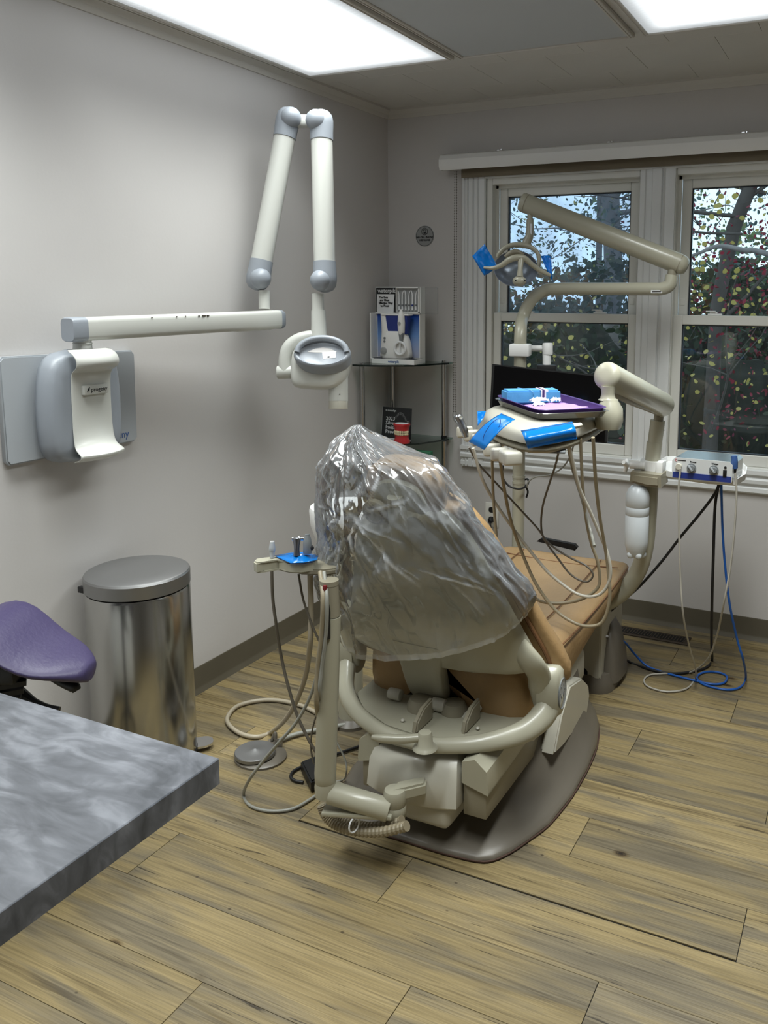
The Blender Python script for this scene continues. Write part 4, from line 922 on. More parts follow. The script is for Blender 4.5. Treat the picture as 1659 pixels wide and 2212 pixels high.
# instrument holder blocks
holder = []
bk = [(1004, 933), (1020, 941), (1036, 950), (1064, 972), (1080, 981), (1103, 988)]
dirh = (at(1103, 988, z=1.055)-at(1004, 933, z=1.055)); dirh.z = 0; dirh.normalize(); rotm = Matrix.Rotation(math.atan2(dirh.y, dirh.x), 3, 'Z')
perp = V((-dirh.y, dirh.x, 0))
for i, (px_, py_) in enumerate(bk):
    q = at(px_, py_, z=1.052); holder.append(q); w_ = (.016, .024, .024, .022, .024, .062)[i]
    B().box(q+perp*(-.0), (w_, .058, .040), rotm, .009, 3).to('holder_block', 'cream', du, smooth=60)
B().tube([holder[0]+Z*.0+perp*.01, holder[3]+perp*.012, holder[5]+perp*.01], .012, 8, 3).to('holder_bar', 'hose_dark', du)
ha = (holder[2]+holder[3])/2
B().rings([ell(ha+perp*.02, dirh, Z, .034, .012, 16, 3), ell(ha+perp*.10+Z*.02, dirh, Z, .034, .014, 16, 3), ell(ha+perp*.20+Z*.035, dirh, Z, .04, .016, 16, 3)]).to('holder_arm', 'cream', du)
hq = [at(1003, 936, z=1.06), at(985, 897, d=dep(at(1003, 936, z=1.06)))]
def hose(pts, yt, ybm, r, m, name='hose', parent=du):
    P = []
    n = len(pts)
    for i, q in enumerate(pts):
        if len(q) == 3: P.append(at(q[0], q[1], y=q[2]))
        else: P.append(at(q[0], q[1], y=yt+(ybm-yt)*min(1, 1.6*math.sin(math.pi*i/(n-1)))))
    return B().tube(P, r, 8, 5).to(name, m, parent, smooth=80)
hose([(1022, 968), (1040, 1030), (1066, 1080), (1100, 1130), (1120, 1157), (1142, 1186), (1162, 1211), (1185, 1237), (1215, 1262), (1243, 1281), (1270, 1289), (1295, 1284), (1312, 1265), (1319, 1235), (1312, 1195), (1298, 1160), (1275, 1105), (1252, 1055), (1238, 1000), (1228, 955)], -1.42, -1.30, .0052, 'hose_pale')
hose([(1063, 990), (1065, 1060), (1069, 1120), (1076, 1190), (1086, 1225), (1098, 1245)], -1.46, -1.42, .0050, 'hose')
hose([(1080, 992), (1090, 1060), (1105, 1130), (1130, 1200), (1160, 1265), (1200, 1318), (1240, 1345), (1272, 1353), (1300, 1345), (1314, 1312), (1317, 1270), (1310, 1200), (1296, 1120), (1287, 1040), (1281, 945)], -1.46, -1.30, .0056, 'hose')
hose([(1013, 966), (1033, 1001), (1074, 1046), (1115, 1091), (1160, 1140), (1185, 1173), (1225, 1201), (1266, 1222), (1281, 1242), (1266, 1257), (1234, 1242), (1205, 1206), (1176, 1165), (1169, 1136), (1172, 1095), (1185, 1050), (1201, 1001), (1210, 958)], -1.40, -1.22, .0034, 'hose_dark')
hose([(1118, 1262), (1147, 1286), (1172, 1300), (1210, 1303), (1248, 1297), (1278, 1282), (1295, 1260), (1291, 1214), (1278, 1176), (1266, 1120), (1258, 1040), (1254, 948)], -1.36, -1.28, .0052, 'hose')
hose([(1225, 950), (1236, 1010), (1256, 1075), (1274, 1140), (1284, 1180)], -1.38, -1.30, .0050, 'hose_grey')
# water bottle and its bracket
bc = at(1376, 1120, y=DY-.075)
zc = at(1376, 1050, y=DY-.075).z; z0 = at(1372, 1203, y=DY-.075).z; H_ = zc-z0
btl = thing('water_bottle', 'translucent white water bottle hanging from the delivery post', 'bottle', (bc.x, bc.y, z0))
RB = .0435
B().lathe((bc.x, bc.y, z0), [(.014, 0), (.024, .004), (.033, .018), (RB-.002, .045), (RB, .06), (RB, H_*.60), (RB-.0007, H_*.603), (RB, H_*.606), (RB, H_*.72), (RB-.0007, H_*.723), (RB, H_*.726), (RB, H_-.040), (RB-.003, H_-.024), (RB-.010, H_-.010), (.026, H_-.001), (.016, H_+.004), (.015, H_+.02)], n=32).to('bottle_body', 'bottle', btl, smooth=50)
for k in range(5):
    t = 2*math.pi*k/5+.3; B().sph((bc.x+math.cos(t)*.026, bc.y+math.sin(t)*.026, z0+.012), .013, 10, (1, 1, 1.1)).to('bottle_foot', 'bottle', btl)
bq = [at(1372, 1012, y=DY-.03), at(1436, 1020, y=DY-.03), at(1437, 1046, y=DY-.03), at(1408, 1044, y=DY-.03), at(1370, 1034, y=DY-.03)]
B().prism([p-Y*.075 for p in bq], (0, .13, 0), .010).to('bottle_bracket', 'beige_dark', du)

# --- clamp shelf and scaler
cs = thing('clamp_shelf', 'white clamp-on shelf tray fixed to the delivery post', 'shelf', (1.66, DY, .85))
SZ = at(1500, 1035, y=DY-.02).z
tray_o = [at(1416, 1008, z=SZ), at(1424, 1024, z=SZ), at(1450, 1030, z=SZ), at(1530, 1042, z=SZ), at(1592, 1046, z=SZ), at(1610, 1035, z=SZ), at(1613, 1020, z=SZ), at(1600, 1008, z=SZ), at(1560, 1000, z=SZ), at(1462, 996, z=SZ), at(1440, 997, z=SZ)]
tc_ = sum(tray_o, V())/len(tray_o)
def tro(sc, dz): return [tc_+(p-tc_)*sc+Z*dz for p in tray_o]
B().rings([tro(.96, -.008), tro(1, -.002), tro(1.01, .020), tro(.985, .020), tro(.965, .002), tro(.6, .001)]).to('shelf_tray', 'white', cs, smooth=40)
pc_ = at(1411, 1003, y=DY)
B().rings([ell(pc_-Z*.024, X, Y, .046, .046, 24, 2.4), ell(pc_+Z*.016, X, Y, .046, .046, 24, 2.4)]).to('clamp_collar', 'white', cs)
B().box(pc_+V((.035, -.03, -.004)), (.024, .05, .050), None, .004).to('clamp_jaw', 'white', cs)
B().cyl(pc_+V((-.02, -.045, 0)), pc_+V((-.075, -.055, 0)), .013, bev=.003).to('clamp_screw', 'white', cs)
for a in range(3):
    t = a*2.1+.5; e_ = pc_+V((-.085, -.056, 0)); B().tube([e_, e_+V((-.006, math.cos(t)*.026, math.sin(t)*.026))], [.009, .008], 10, 1).to('clamp_wing', 'white', cs)
sb = thing('scaler_unit', 'metal-topped ultrasonic scaler box with two knobs on the shelf', 'scaler', (1.75, DY, SZ))
f0 = at(1452, 1013, y=DY-.06); f1 = at(1582, 1026, y=DY-.06); wz = SZ+.006; x0, x1 = f0.x, f1.x; yf = DY-.06; zt_ = wz+.076
def ssec(x, y, s=1): return None
prf = [(x0+.004, wz), (x1-.004, wz), (x1, wz+.006), (x1, zt_-.012), (x1-.010, zt_), (x0+.010, zt_), (x0, zt_-.012), (x0, wz+.006)]
B().rings([[V((a, yf, c)) for a, c in prf], [V((a+.012, yf+.16, c)) for a, c in prf]]).to('scaler_case', 'steel', sb, smooth=30)
B().rings([[V((a, yf-.004, c)) for a, c in prf], [V((a, yf+.001, c)) for a, c in prf]]).to('front_bezel', 'box_face', sb)
B().bb((x0+.003, yf-.0055, wz+.003), (x1-.003, yf-.003, wz+.024)).to('front_band', 'box_navy', sb)
wd = x1-x0
for fr in (.33, .70):
    k_ = V((x0+wd*fr, yf-.005, wz+.043)); B().cyl(k_, k_-Y*.004, .0165, n=24).cyl(k_, k_-Y*.014, .0125, .0115, n=24).to('control_knob', 'knob_grey', sb)
    B().box(k_+V((-.002, -.016, .002)), (.006, .006, .024), Matrix.Rotation(-.6, 3, 'Y'), .001).to('knob_pointer', 'grey_plate', sb)
text('scaler_lettering', 'Power', (x0+wd*.30, yf-.0045, wz+.062), X, Z, .0085, 'ink', sb, bold=.0003)
text('scaler_lettering', 'Water', (x0+wd*.66, yf-.0045, wz+.062), X, Z, .0085, 'ink', sb, bold=.0003)
B().cyl((x0+wd*.115, yf-.004, wz+.045), (x0+wd*.115, yf-.014, wz+.045), .012, .010, n=20).to('hose_socket', 'cream', sb)
B().bb((x0+wd*.85, yf-.007, wz+.020), (x0+wd*.91, yf-.003, wz+.046), .001).to('power_switch', 'black', sb)
B().cyl((x0+wd*.885, yf-.004, wz+.055), (x0+wd*.885, yf-.006, wz+.055), .0045, n=14).to('fuse_cap', 'ink', sb)
B().bb((x0+wd*.09, yf-.0047, wz+.0655), (x0+wd*.23, yf-.0038, wz+.0685)).to('maker_line', 'ink', sb)
B().tube([V((x0+wd*.07, yf-.0045, wz+.067))+V((math.cos(t), 0, math.sin(t)))*.004 for t in [.8+4.6*k/8 for k in range(9)]], .0008, 4, 1).to('maker_mark', 'gum', sb)
hs = at(1586, 985, y=DY-.05); hs2 = at(1588, 1012, y=DY-.05)
B().tube([hs, hs*.5+hs2*.5, hs2], [.0105, .0115, .0095], 12, 3).to('scaler_handpiece', 'ink_blue', sb)
B().tube([hs2, hs2-Z*.02], [.0055, .004], 10, 1).to('handpiece_collar', 'black', sb)
def mixhose(name, pts, r, m, par, lab=None, catn=None):
    """points: (px,py,'y',value) hanging or (px,py,'z',value) on the floor"""
    P = [at(a, c, **{k: v}) for a, c, k, v in pts]; return B().tube(P, r, 8, 5).to(name, m, par, smooth=80)
yh = DY-.075
G = lambda *l: [(a, c, 'y', yh) for a, c in l]
F0 = lambda r, *l: [(a, c, 'z', r) for a, c in l]
mixhose('scaler_hose', G((1470, 1012), (1466, 1060), (1467, 1150), (1470, 1250), (1476, 1330))+[(1490, 1400, 'y', -.70), (1502, 1442, 'y', -.63)]+F0(.006, (1501, 1466), (1482, 1488), (1440, 1494), (1402, 1484), (1391, 1470), (1404, 1458), (1440, 1455), (1490, 1453))+[(1528, 1425, 'y', -.60), (1548, 1375, 'y', -.68)]+G((1562, 1310), (1577, 1230), (1586, 1150), (1591, 1070), (1588, 1022)), .0036, 'cable_grey', sb)
mixhose('power_cable', [(1556, 1034, 'y', -.66), (1545, 1065, 'y', -.66), (1510, 1112, 'y', -.66), (1470, 1160, 'y', -.66), (1430, 1212, 'y', -.66), (1380, 1268, 'y', -.66), (1330, 1310, 'y', -.66), (1292, 1345, 'y', -.68), (1262, 1375, 'y', -.70)], .0052, 'cable_black', sb)
mixhose('foot_cable', [(1556, 1034, 'y', -.64), (1545, 1090, 'y', -.64), (1541, 1200, 'y', -.64), (1538, 1300, 'y', -.62), (1537, 1390, 'y', -.52)]+F0(.006, (1538, 1425), (1528, 1440), (1500, 1450), (1450, 1455), (1400, 1445), (1360, 1430))+[(1322, 1405, 'y', -.62), (1300, 1384, 'y', -.70)], .0055, 'cable_black', sb)
mixhose('water_line', [(1558, 1040, 'y', -.65), (1561, 1150, 'y', -.65), (1568, 1240, 'y', -.65), (1577, 1310, 'y', -.64), (1592, 1380, 'y', -.60), (1606, 1428, 'y', -.58)]+F0(.006, (1611, 1466), (1598, 1485), (1570, 1490), (1530, 1482), (1510, 1472), (1506, 1461), (1522, 1452), (1550, 1452), (1570, 1461), (1564, 1475), (1540, 1478), (1505, 1471), (1450, 1457), (1400, 1440))+[(1370, 1412, 'y', -.50), (1350, 1388, 'y', -.60), (1326, 1376, 'y', -.68), (1310, 1375, 'y', -.72)], .0045, 'cable_blue', sb)
B().cyl(at(1312, 1375, y=-.72), at(1296, 1375, y=-.76), .006, n=12).to('line_coupling', 'chrome', sb)

# --- floor utility box at the front of the chair
ub = thing('utility_box', 'beige floor junction box with grey skirt under the chair foot', 'utility box', (1.31, -.70, 0))
u0 = at(1296, 1470, y=-.80)
B().prism([(1.20, -.80, .055), (u0.x, -.80, .055), (u0.x, -.80, .30), (u0.x-.03, -.80, .33), (1.20, -.80, .33)], (0, .30, 0), .006).to('box_cover', 'cream', ub)
B().rings([ell((1.29, -.68, 0), X, Y, .150, .135, 28, 4), ell((1.29, -.68, .035), X, Y, .150, .135, 28, 4), ell((1.29, -.68, .07), X, Y, .138, .122, 28, 4)]).to('box_skirt', 'base_grey', ub, smooth=50)
B().rings([ell((u0.x+.018, -.66, .03), X, Y, .040, .10, 20, 3), ell((u0.x+.016, -.66, .12), X, Y, .034, .09, 20, 3), ell((u0.x+.006, -.65, .20), X, Y, .022, .07, 20, 3), ell((u0.x-.004, -.64, .24), X, Y, .01, .04, 20, 3)]).to('skirt_horn', 'base_grey', ub, smooth=60)
B().cyl((1.33, -.8015, .075), (1.33, -.796, .075), .018, n=20).to('cable_port', 'black', ub)
# ================================================================== TRAYS AND SUPPLIES ON THE HEAD
TZ = 1.160
tL, tF, tR = at(1068, 868, z=TZ), at(1162, 903, z=TZ), at(1290, 888, z=TZ)
ex = (tF-tL); ey = (tR-tF); LX, LY = ex.length, ey.length; ex.normalize(); ey = (ey-ex*ey.dot(ex)); LY = ey.length; ey.normalize()
tC = tL+ex*LX/2+ey*LY/2
def tpan(name, label, catn, z, m, grow, hgt):
    def rg(g, dz, e=9): return ell(tC+V((0, 0, z-TZ+dz)), ex, ey, LX/2+g, LY/2+g, 44, e)
    o = B().rings([rg(grow-.018, 0), rg(grow-.010, .002), rg(grow-.002, hgt-.002), rg(grow+.004, hgt), rg(grow+.003, hgt+.0015), rg(grow-.004, hgt), rg(grow-.014, .004), rg(grow-.022, .002)]).to(name, m, None, smooth=50)
    return tag(o, label, catn)
tpan('metal_tray', 'shiny steel tray lying on the delivery unit head', 'tray', 1.152, 'steel', .004, .020)
tpan('instrument_tray', 'purple instrument tray resting in the steel tray', 'tray', 1.158, 'tray_purple', -.002, .024)
tz = 1.1605
bp0 = tL+ex*.045+ey*.05
def pk(u, v, w): return V((tL.x, tL.y, 0))+ex*u+ey*v+Z*w
cw = thing('wrapped_cassette', 'light blue paper-wrapped instrument pack with striped tape on the tray', 'wrapped pack', pk(.1, .15, tz))
q = [pk(.020, .018, tz+.001), pk(.092, .012, tz+.001), pk(.118, LY-.045, tz+.001), pk(.046, LY-.035, tz+.001)]
b = B(); c_ = sum(q, V())/4
b.prism(q, (0, 0, .046), .006, 2).to('pack_body', 'wrap_blue', cw, smooth=30)
mid0, mid1 = q[0]*.30+q[3]*.70, q[1]*.30+q[2]*.70
for nm, s0, s1, m in (('tape', -.013, .013, 'tissue'), ('tape_stripe', -.008, .000, 'tray_purple')):
    off = ey*1.0; zz = .0470 if nm == 'tape' else .0474
    a_, c2_ = mid0+off*s0, mid0+off*s1; d_, e_ = mid1+off*s1, mid1+off*s0; g_ = .0008 if nm == 'tape' else .0012
    ou_ = (mid1-mid0).normalized()*g_
    B().quad(a_+Z*zz, c2_+Z*zz, d_+ou_+Z*zz, e_+ou_+Z*zz).quad(d_+ou_+Z*zz, e_+ou_+Z*zz, e_+ou_+Z*.016, d_+ou_+Z*.016).to(nm, m, cw)
B().tube([q[0]*.7+q[3]*.3+Z*.0465, q[1]*.55+q[2]*.45+Z*.0468, q[1]*.5+q[2]*.5+Z*.03], .0012, 5, 2).to('wrap_fold', 'wrap_blue_light', cw)
B().tube([mid0+ey*.05+Z*.0465, mid1+ey*.01+Z*.0468], .0012, 5, 1).to('wrap_fold', 'wrap_blue_light', cw)
# lilac napkin: two sagging layers
def sheet(u0, u1, v0, v1, z0, rot, seed, amp=.004, nu=10, nv=12):
    rows = []
    for i in range(nu+1):
        r_ = []
        for j in range(nv+1):
            u, v = u0+(u1-u0)*i/nu, v0+(v1-v0)*j/nv; uc, vc = (u0+u1)/2, (v0+v1)/2
            uu = uc+(u-uc)*math.cos(rot)-(v-vc)*math.sin(rot); vv = vc+(u-uc)*math.sin(rot)+(v-vc)*math.cos(rot)
            r_.append(pk(uu, vv, z0+amp*(noise.noise(V((uu*18, vv*18, seed)))+.35)))
        rows.append(r_)
    return rows
n1 = B().grid(sheet(.165, LX-.075, .03, LY-.04, tz+.007, .10, 3, .007)).to('bib_napkin', 'lilac', None, solid=.0016, smooth=60); tag(n1, 'lilac paper bib lying folded on the purple tray', 'napkin')
n2 = B().grid(sheet(.14, LX-.06, .02, LY-.09, tz+.002, -.06, 9, .004)).to('paper_liner', 'tissue', None, solid=.001, smooth=60); tag(n2, 'pale paper sheet under the lilac bib on the tray', 'paper')
ct = thing('tissue_wad', 'crumpled white tissue on top of the lilac bib', 'tissue', pk(.20, .10, tz+.012))
for (u, v, w_, s_, sd) in ((.155, .10, .028, .030, 1), (.19, .085, .018, .020, 5), (.16, .155, .026, .018, 8)):
    rows = []
    for i in range(9):
        rr = []
        for j in range(9):
            a_, c_ = (i/8-.5)*2, (j/8-.5)*2; rr.append(pk(u+a_*s_*.62+.006*noise.noise(V((i*.7, j*.9, sd))), v+c_*s_+.006*noise.noise(V((i*.8, j*.6, sd+4))), tz+w_-.006*(a_*a_+c_*c_)+.010*noise.noise(V((i*1.1, j*1.1, sd+2)))))
        rows.append(rr)
    B().grid(rows).to('tissue_fold', 'tissue', ct, solid=.0006, smooth=60)
# --- handpiece in the holder
hp0 = at(1005, 938, z=1.07); dh = dep(hp0)
hpn = thing('air_water_syringe', 'silver handpiece standing in the left end of the holder', 'handpiece', hp0)
B().tube([at(1007, 945, d=dh), at(1003, 930, d=dh), at(995, 912, d=dh), at(990, 902, d=dh)], [.008, .0125, .0125, .0145], 14, 4).to('handle', 'handpiece', hpn)
B().lathe(at(990, 903, d=dh), [(.0145, 0), (.0155, .004), (.012, .010), (.001, .0115)], at(988, 893, d=dh)-at(991, 908, d=dh), 18).to('head_cap', 'handpiece', hpn)
B().cyl(at(993, 902, d=dh-.012), at(996, 902, d=dh-.022), .006, n=14).to('button', 'chrome', hpn)
B().cyl(at(988, 899, d=dh), at(981, 899, d=dh), .004, .003, n=10).to('tip_socket', 'handpiece', hpn)
# --- blue barrier films
def film(label, pts, dfun, nu=8, nv=10, wav=.002, seed=0, catn='barrier film'):
    """quad in picture corners a,b,c,d with its own depth"""
    (a, b_, c, d) = [at(p[0], p[1], d=p[2]) for p in pts]; rows = []
    for i in range(nu+1):
        u = i/nu; l0 = a.lerp(d, u); l1 = b_.lerp(c, u); r_ = []
        for j in range(nv+1):
            v = j/nv; p = l0.lerp(l1, v); p = p+dfun(u, v)-CF*wav*noise.noise(V((u*3, v*3, seed))); r_.append(p)
        rows.append(r_)
    o = B().grid(rows).to('barrier_film', 'film_blue', None, solid=.0006, smooth=80); return tag(o, label, catn, 'blue adhesive barrier films')
film('blue film stuck across the holder arm beside the oval keypad', [(1083, 893, 2.46), (1113, 906, 2.40), (1046, 972, 2.40), (1012, 954, 2.46)], lambda u, v: -CF*.012*math.sin(math.pi*u)+Z*.010*math.sin(math.pi*u))
film('wide blue film wrapped around the front handle of the delivery head', [(1125, 930, 2.36), (1236, 911, 2.37), (1247, 948, 2.35), (1140, 969, 2.34)], lambda u, v: -CF*.030*math.sin(math.pi*min(1, u*1.15)))
film('small blue film flap sticking out behind the delivery head', [(1031, 889, 2.72), (1050, 888, 2.74), (1044, 905, 2.72), (1032, 920, 2.70)], lambda u, v: V((0, 0, 0)))
kp0 = at(1062, 935, d=2.43)
B().tube([kp0+(at(1080, 912, d=2.42)-kp0)*math.cos(t)*1.0+(at(1066, 941, d=2.42)-at(1062, 935, d=2.42))*math.sin(t)*1.4-CF*.022+Z*.008 for t in [2*math.pi*k/24 for k in range(24)]], .0009, 5, 1, loop=True).to('keypad_outline', 'box_navy', du)

# ================================================================== OPERATORY LIGHT AND MONITOR
ol = thing('operatory_light', 'beige dental lamp on a tall bent pole before the window', 'dental light', (.92, -.50, 0))
PD = 3.66
b0 = at(1121, 1000, d=PD); bx_, by_ = b0.x, b0.y
zp = at(1121, 720, d=PD).z
path = [V((bx_, by_, .06)), V((bx_, by_, .6)), V((bx_, by_, 1.2)), V((bx_, by_, zp)), at(1129, 686, d=PD), at(1147, 650, d=PD), at(1172, 630, d=PD+.0), at(1200, 624, d=PD-.02), at(1300, 624, d=PD-.09), at(1400, 624, d=PD-.16), at(1428, 624, d=PD-.18), at(1446, 616, d=PD-.19), at(1451, 596, d=PD-.19)]
B().tube(path, .0265, 18, 6).to('pole', 'beige', ol, smooth=60)
B().cyl((bx_, by_, 0), (bx_, by_, .06), .05, bev=.004).to('pole_foot', 'beige_dark', ol)
for z_ in (.74, .715): B().cyl((bx_, by_, z_), (bx_, by_, z_+.010), .0285).to('pole_ring', 'beige', ol)
B().box(at(1418, 630, d=PD-.20), (.045, .004, .012), Matrix.Rotation(YAW, 3, 'Z')).to('pole_label', 'print_white', ol)
B().box(at(1418, 629, d=PD-.2035), (.036, .004, .003), Matrix.Rotation(YAW, 3, 'Z')).to('label_print', 'ink', ol)
q0, q1 = at(1462, 568, d=PD-.19), at(1140, 441, d=PD-.04); dq = (q1-q0).normalized()
B().cyl(at(1451, 598, d=PD-.19), at(1454, 572, d=PD-.19), .019).to('arm_spigot', 'beige_dark', ol)
B().tube([q0-dq*.048, q0-dq*.044, q0-dq*.030, q0-dq*.012, q1, q1+dq*.022, q1+dq*.030, q1+dq*.033], [.012, .028, .038, .0415, .0405, .0405, .037, .02], 28, 1).to('spring_arm', 'beige', ol, smooth=50)
B().cyl(q0-dq*.014, q0-dq*.011, .0425).to('arm_band', 'beige_dark', ol)
B().cyl(q1+dq*.004, q1+dq*.007, .0415).to('arm_band', 'beige_dark', ol)
LDp = PD-.045
B().cyl(at(1145, 455, d=LDp), at(1145, 478, d=LDp), .0115).to('drop_stub', 'beige', ol)
B().tube([at(1145, 474, d=LDp), at(1145, 500, d=LDp), at(1142, 515, d=LDp), at(1134, 531, d=LDp)], [.0155, .0165, .018, .019], 16, 4).to('drop_link', 'beige', ol)
B().box(at(1147, 495, d=LDp-.018), (.010, .002, .045), Matrix.Rotation(YAW, 3, 'Z')).to('link_label', 'print_white', ol)
T = lambda px, py, dd=0: at(px, py, d=LDp-.05+dd)
B().tube([T(1074, 557), T(1078, 548), T(1092, 535), T(1110, 529), T(1132, 530), T(1148, 535), T(1160, 545), T(1165, 560), T(1163, 577)], [.007, .009, .010, .011, .012, .010, .009, .009, .008], 12, 4).to('lamp_yoke', 'beige', ol)
# reflector dish facing the chair
lc = T(1114, 583, .03); ln_ = (-CF*.92+CU*.36+CR*.08).normalized(); lu = CR; lv = ln_.cross(lu).normalized()
pr_ = [(.02, -.045), (.05, -.038), (.075, -.02), (.090, .004), (.094, .012), (.090, .010), (.073, -.012), (.048, -.028), (.02, -.034), (.002, -.035)]
B().rings([[lc+lu*(r_*math.cos(2*math.pi*k/32))+lv*(r_*.92*math.sin(2*math.pi*k/32))+ln_*h for k in range(32)] for r_, h in pr_], True, True).to('reflector', 'reflector', ol, smooth=60)
B().rings([[lc+lu*(r_*math.cos(2*math.pi*k/32))+lv*(r_*.92*math.sin(2*math.pi*k/32))+ln_*h for k in range(32)] for r_, h in ((.092, .010), (.092, .013))]).to('front_lens', 'acrylic', ol)
B().tube([T(1045, 578, -.05), T(1066, 579, -.06), T(1085, 572, -.075), T(1099, 562, -.085), T(1114, 557, -.09), T(1132, 558, -.085), T(1147, 570, -.075), T(1166, 584, -.06), T(1190, 595, -.05)], [.005, .008, .011, .013, .014, .013, .011, .010, .007], 12, 4).to('brow_handle', 'beige', ol)
B().tube([T(1125, 560, -.088), T(1124, 580, -.10), T(1123, 598, -.10)], [.013, .010, .014], 12, 4).to('centre_stem', 'beige', ol)
B().sph(T(1122, 607, -.095), .028, 18, (1.05, .8, .75)).to('bulb_housing', 'beige', ol, smooth=60)
for px_ in (1114, 1134): B().sph(T(px_, 606, -.121), .0035, 8).to('housing_hole', 'ink', ol)
B().tube([T(1092, 556, -.03), T(1103, 547, -.035), T(1118, 545, -.035), T(1130, 552, -.03)], [.010, .012, .012, .010], 10, 4).to('back_housing', 'beige_dark', ol)
def film2(label, corners, seed):
    P = [T(*c) for c in corners]; (a, b_, c, d) = P; rows = []
    for i in range(9):
        u = i/8; rows.append([a.lerp(d, u).lerp(b_.lerp(c, u), j/8)-CF*.012*noise.noise(V((i*.45, j*.45, seed))) for j in range(9)])
    tag(B().grid(rows).to('barrier_film', 'film_blue', None, solid=.0005, smooth=80), label, 'barrier film', 'blue adhesive barrier films')
film2('crumpled blue film flag on the left handle of the dental lamp', [(1020, 553, -.04), (1047, 527, -.06), (1076, 577, -.06), (1046, 596, -.04)], 2)
film2('narrow blue film flag on the right handle of the dental lamp', [(1168, 552, -.04), (1190, 552, -.05), (1194, 608, -.06), (1184, 592, -.05)], 6)
# --- monitor on its bracket
mo = thing('monitor', 'black flat monitor hung from the lamp pole behind the tray', 'monitor', (bx_+.15, by_, .93))
D0, D1 = 3.50, 3.40
m0, m1, m2, m3 = at(1063, 786, d=D0), at(1318, 813, d=D1), at(1312, 958, d=D1), at(1055, 925, d=D0)
mn = (m1-m0).cross(m3-m0).normalized()
if mn.dot(CF) > 0: mn = -mn
B().prism([m0, m1, m2, m3], -mn*.030, .005).to('monitor_case', 'black', mo)
cc_ = (m0+m1+m2+m3)/4
B().prism([cc_+(p-cc_)*.955+mn*.0005 for p in (m0, m1, m2, m3)], mn*.0012).to('screen', 'black_gloss', mo)
ma = at(1124, 754, d=PD-.01)
B().box(V((bx_, by_, ma.z)), (.085, .075, .052), Matrix.Rotation(YAW*.5, 3, 'Z'), .006).to('pole_clamp', 'white', mo)
e0, e1 = at(1140, 752, d=PD-.01), at(1182, 753, d=PD-.05)
B().tube([e0, e1], .017, 12, 1, flat=.8).to('bracket_arm', 'white', mo)
B().cyl(at(1183, 741, d=PD-.06), at(1183, 767, d=PD-.06), .022, bev=.003).cyl(at(1181, 764, d=PD-.06), at(1181, 796, d=PD-.06), .0175).to('bracket_pivot', 'white', mo)
B().box(at(1180, 806, d=PD-.07), (.08, .03, .07), Matrix.Rotation(YAW, 3, 'Z'), .004).to('monitor_mount', 'black', mo)
mixhose('monitor_cable', [(1087, 1005, 'd', PD-.05), (1086, 1030, 'd', PD-.05), (1100, 1050, 'd', PD-.05), (1124, 1056, 'd', PD-.06), (1140, 1046, 'd', PD-.03), (1140, 1035, 'd', PD), (1130, 1040, 'd', PD+.02), (1140, 1060, 'd', PD+.03), (1137, 1075, 'd', PD+.03)], .0042, 'cable_black', mo)
mixhose('monitor_cable', [(1240, 958, 'd', PD-.12), (1232, 985, 'd', PD-.08), (1215, 1010, 'd', PD-.06), (1188, 1026, 'd', PD-.06), (1158, 1030, 'd', PD-.06), (1142, 1040, 'd', PD-.05), (1138, 1052, 'd', PD-.04)], .0035, 'hose_grey', mo)

# ================================================================== ASSISTANT ARM
aa = thing('assistant_arm', 'beige assistant post on a folding arm behind the chair', 'dental unit', (1.05, -2.08, .1))
AY_ = -2.08
pb, ptp = at(703, 1686, y=AY_), at(715, 1330, y=AY_)
ptp2 = at(711, 1262, y=AY_)
B().tube([pb-Z*.012, pb-Z*.008, pb+Z*.0, pb+Z*.02, ptp], [.018, .024, .028, .0285, .0255], 24, 1).to('upright_post', 'beige', aa, smooth=60)
B().cyl(ptp, ptp2, .0235).to('post_neck', 'beige_dark', aa)
B().tube([ptp+V((.006, -.026, -.05)), ptp+V((.006, -.026, .02)), ptp+V((.004, -.026, .05))], [.008, .009, .006], 10, 2).to('post_slot', 'black', aa)
B().box(at(702, 1271, y=AY_-.026), (.010, .008, .016), None, .002).to('rocker_switch', 'red', aa)
e0, e1 = at(702, 1708, y=AY_), at(845, 1752, y=-2.02)
B().cyl(e0*.93+e1*.07, e1*.97+e0*.03, .030, bev=.003).to('swing_arm', 'beige', aa)
B().box((e0+e1)/2-Z*.030, ((e1-e0).length*1.02, .05, .012), Matrix.Rotation(math.atan2((e1-e0).y, (e1-e0).x), 3, 'Z'), .003).to('arm_channel', 'beige', aa)
B().lathe(pb-Z*.045, [(.022, 0), (.028, .004), (.029, .03), (.027, .045)]).to('post_socket', 'beige', aa)
pvt = at(853, 1735, y=-2.0)
B().lathe(pvt-Z*.038, [(.026, 0), (.030, .004), (.030, .034), (.0285, .036), (.030, .038), (.030, .070), (.027, .078), (.012, .082), (.001, .082)]).to('pivot_drum', 'beige', aa, smooth=45)
B().prism([pvt+V((.0, -.025, .01)), pvt+V((.065, .05, .01)), pvt+V((.05, .09, .01)), pvt+V((-.01, .03, .01))], (0, 0, .035), .006).to('pivot_link', 'beige', aa)
def corr(name, pts, yv, r, m, par):
    P = [at(a, c, y=yv) for a, c in pts]; b = B(); n = len(P)
    # resample smoothly
    Q = []
    for i in range(n-1):
        p0_, p1_, p2_, p3_ = P[max(0, i-1)], P[i], P[i+1], P[min(n-1, i+2)]
        for k in range(24):
            t = k/24; Q.append(.5*((2*p1_)+(p2_-p0_)*t+(2*p0_-5*p1_+4*p2_-p3_)*t*t+(3*p1_-p0_-3*p2_+p3_)*t**3))
    b.tube(Q, [r*(1+.09*(1 if (i//2) % 2 else -1)) for i in range(len(Q))], 12, 1); return b.to(name, m, par, smooth=20)
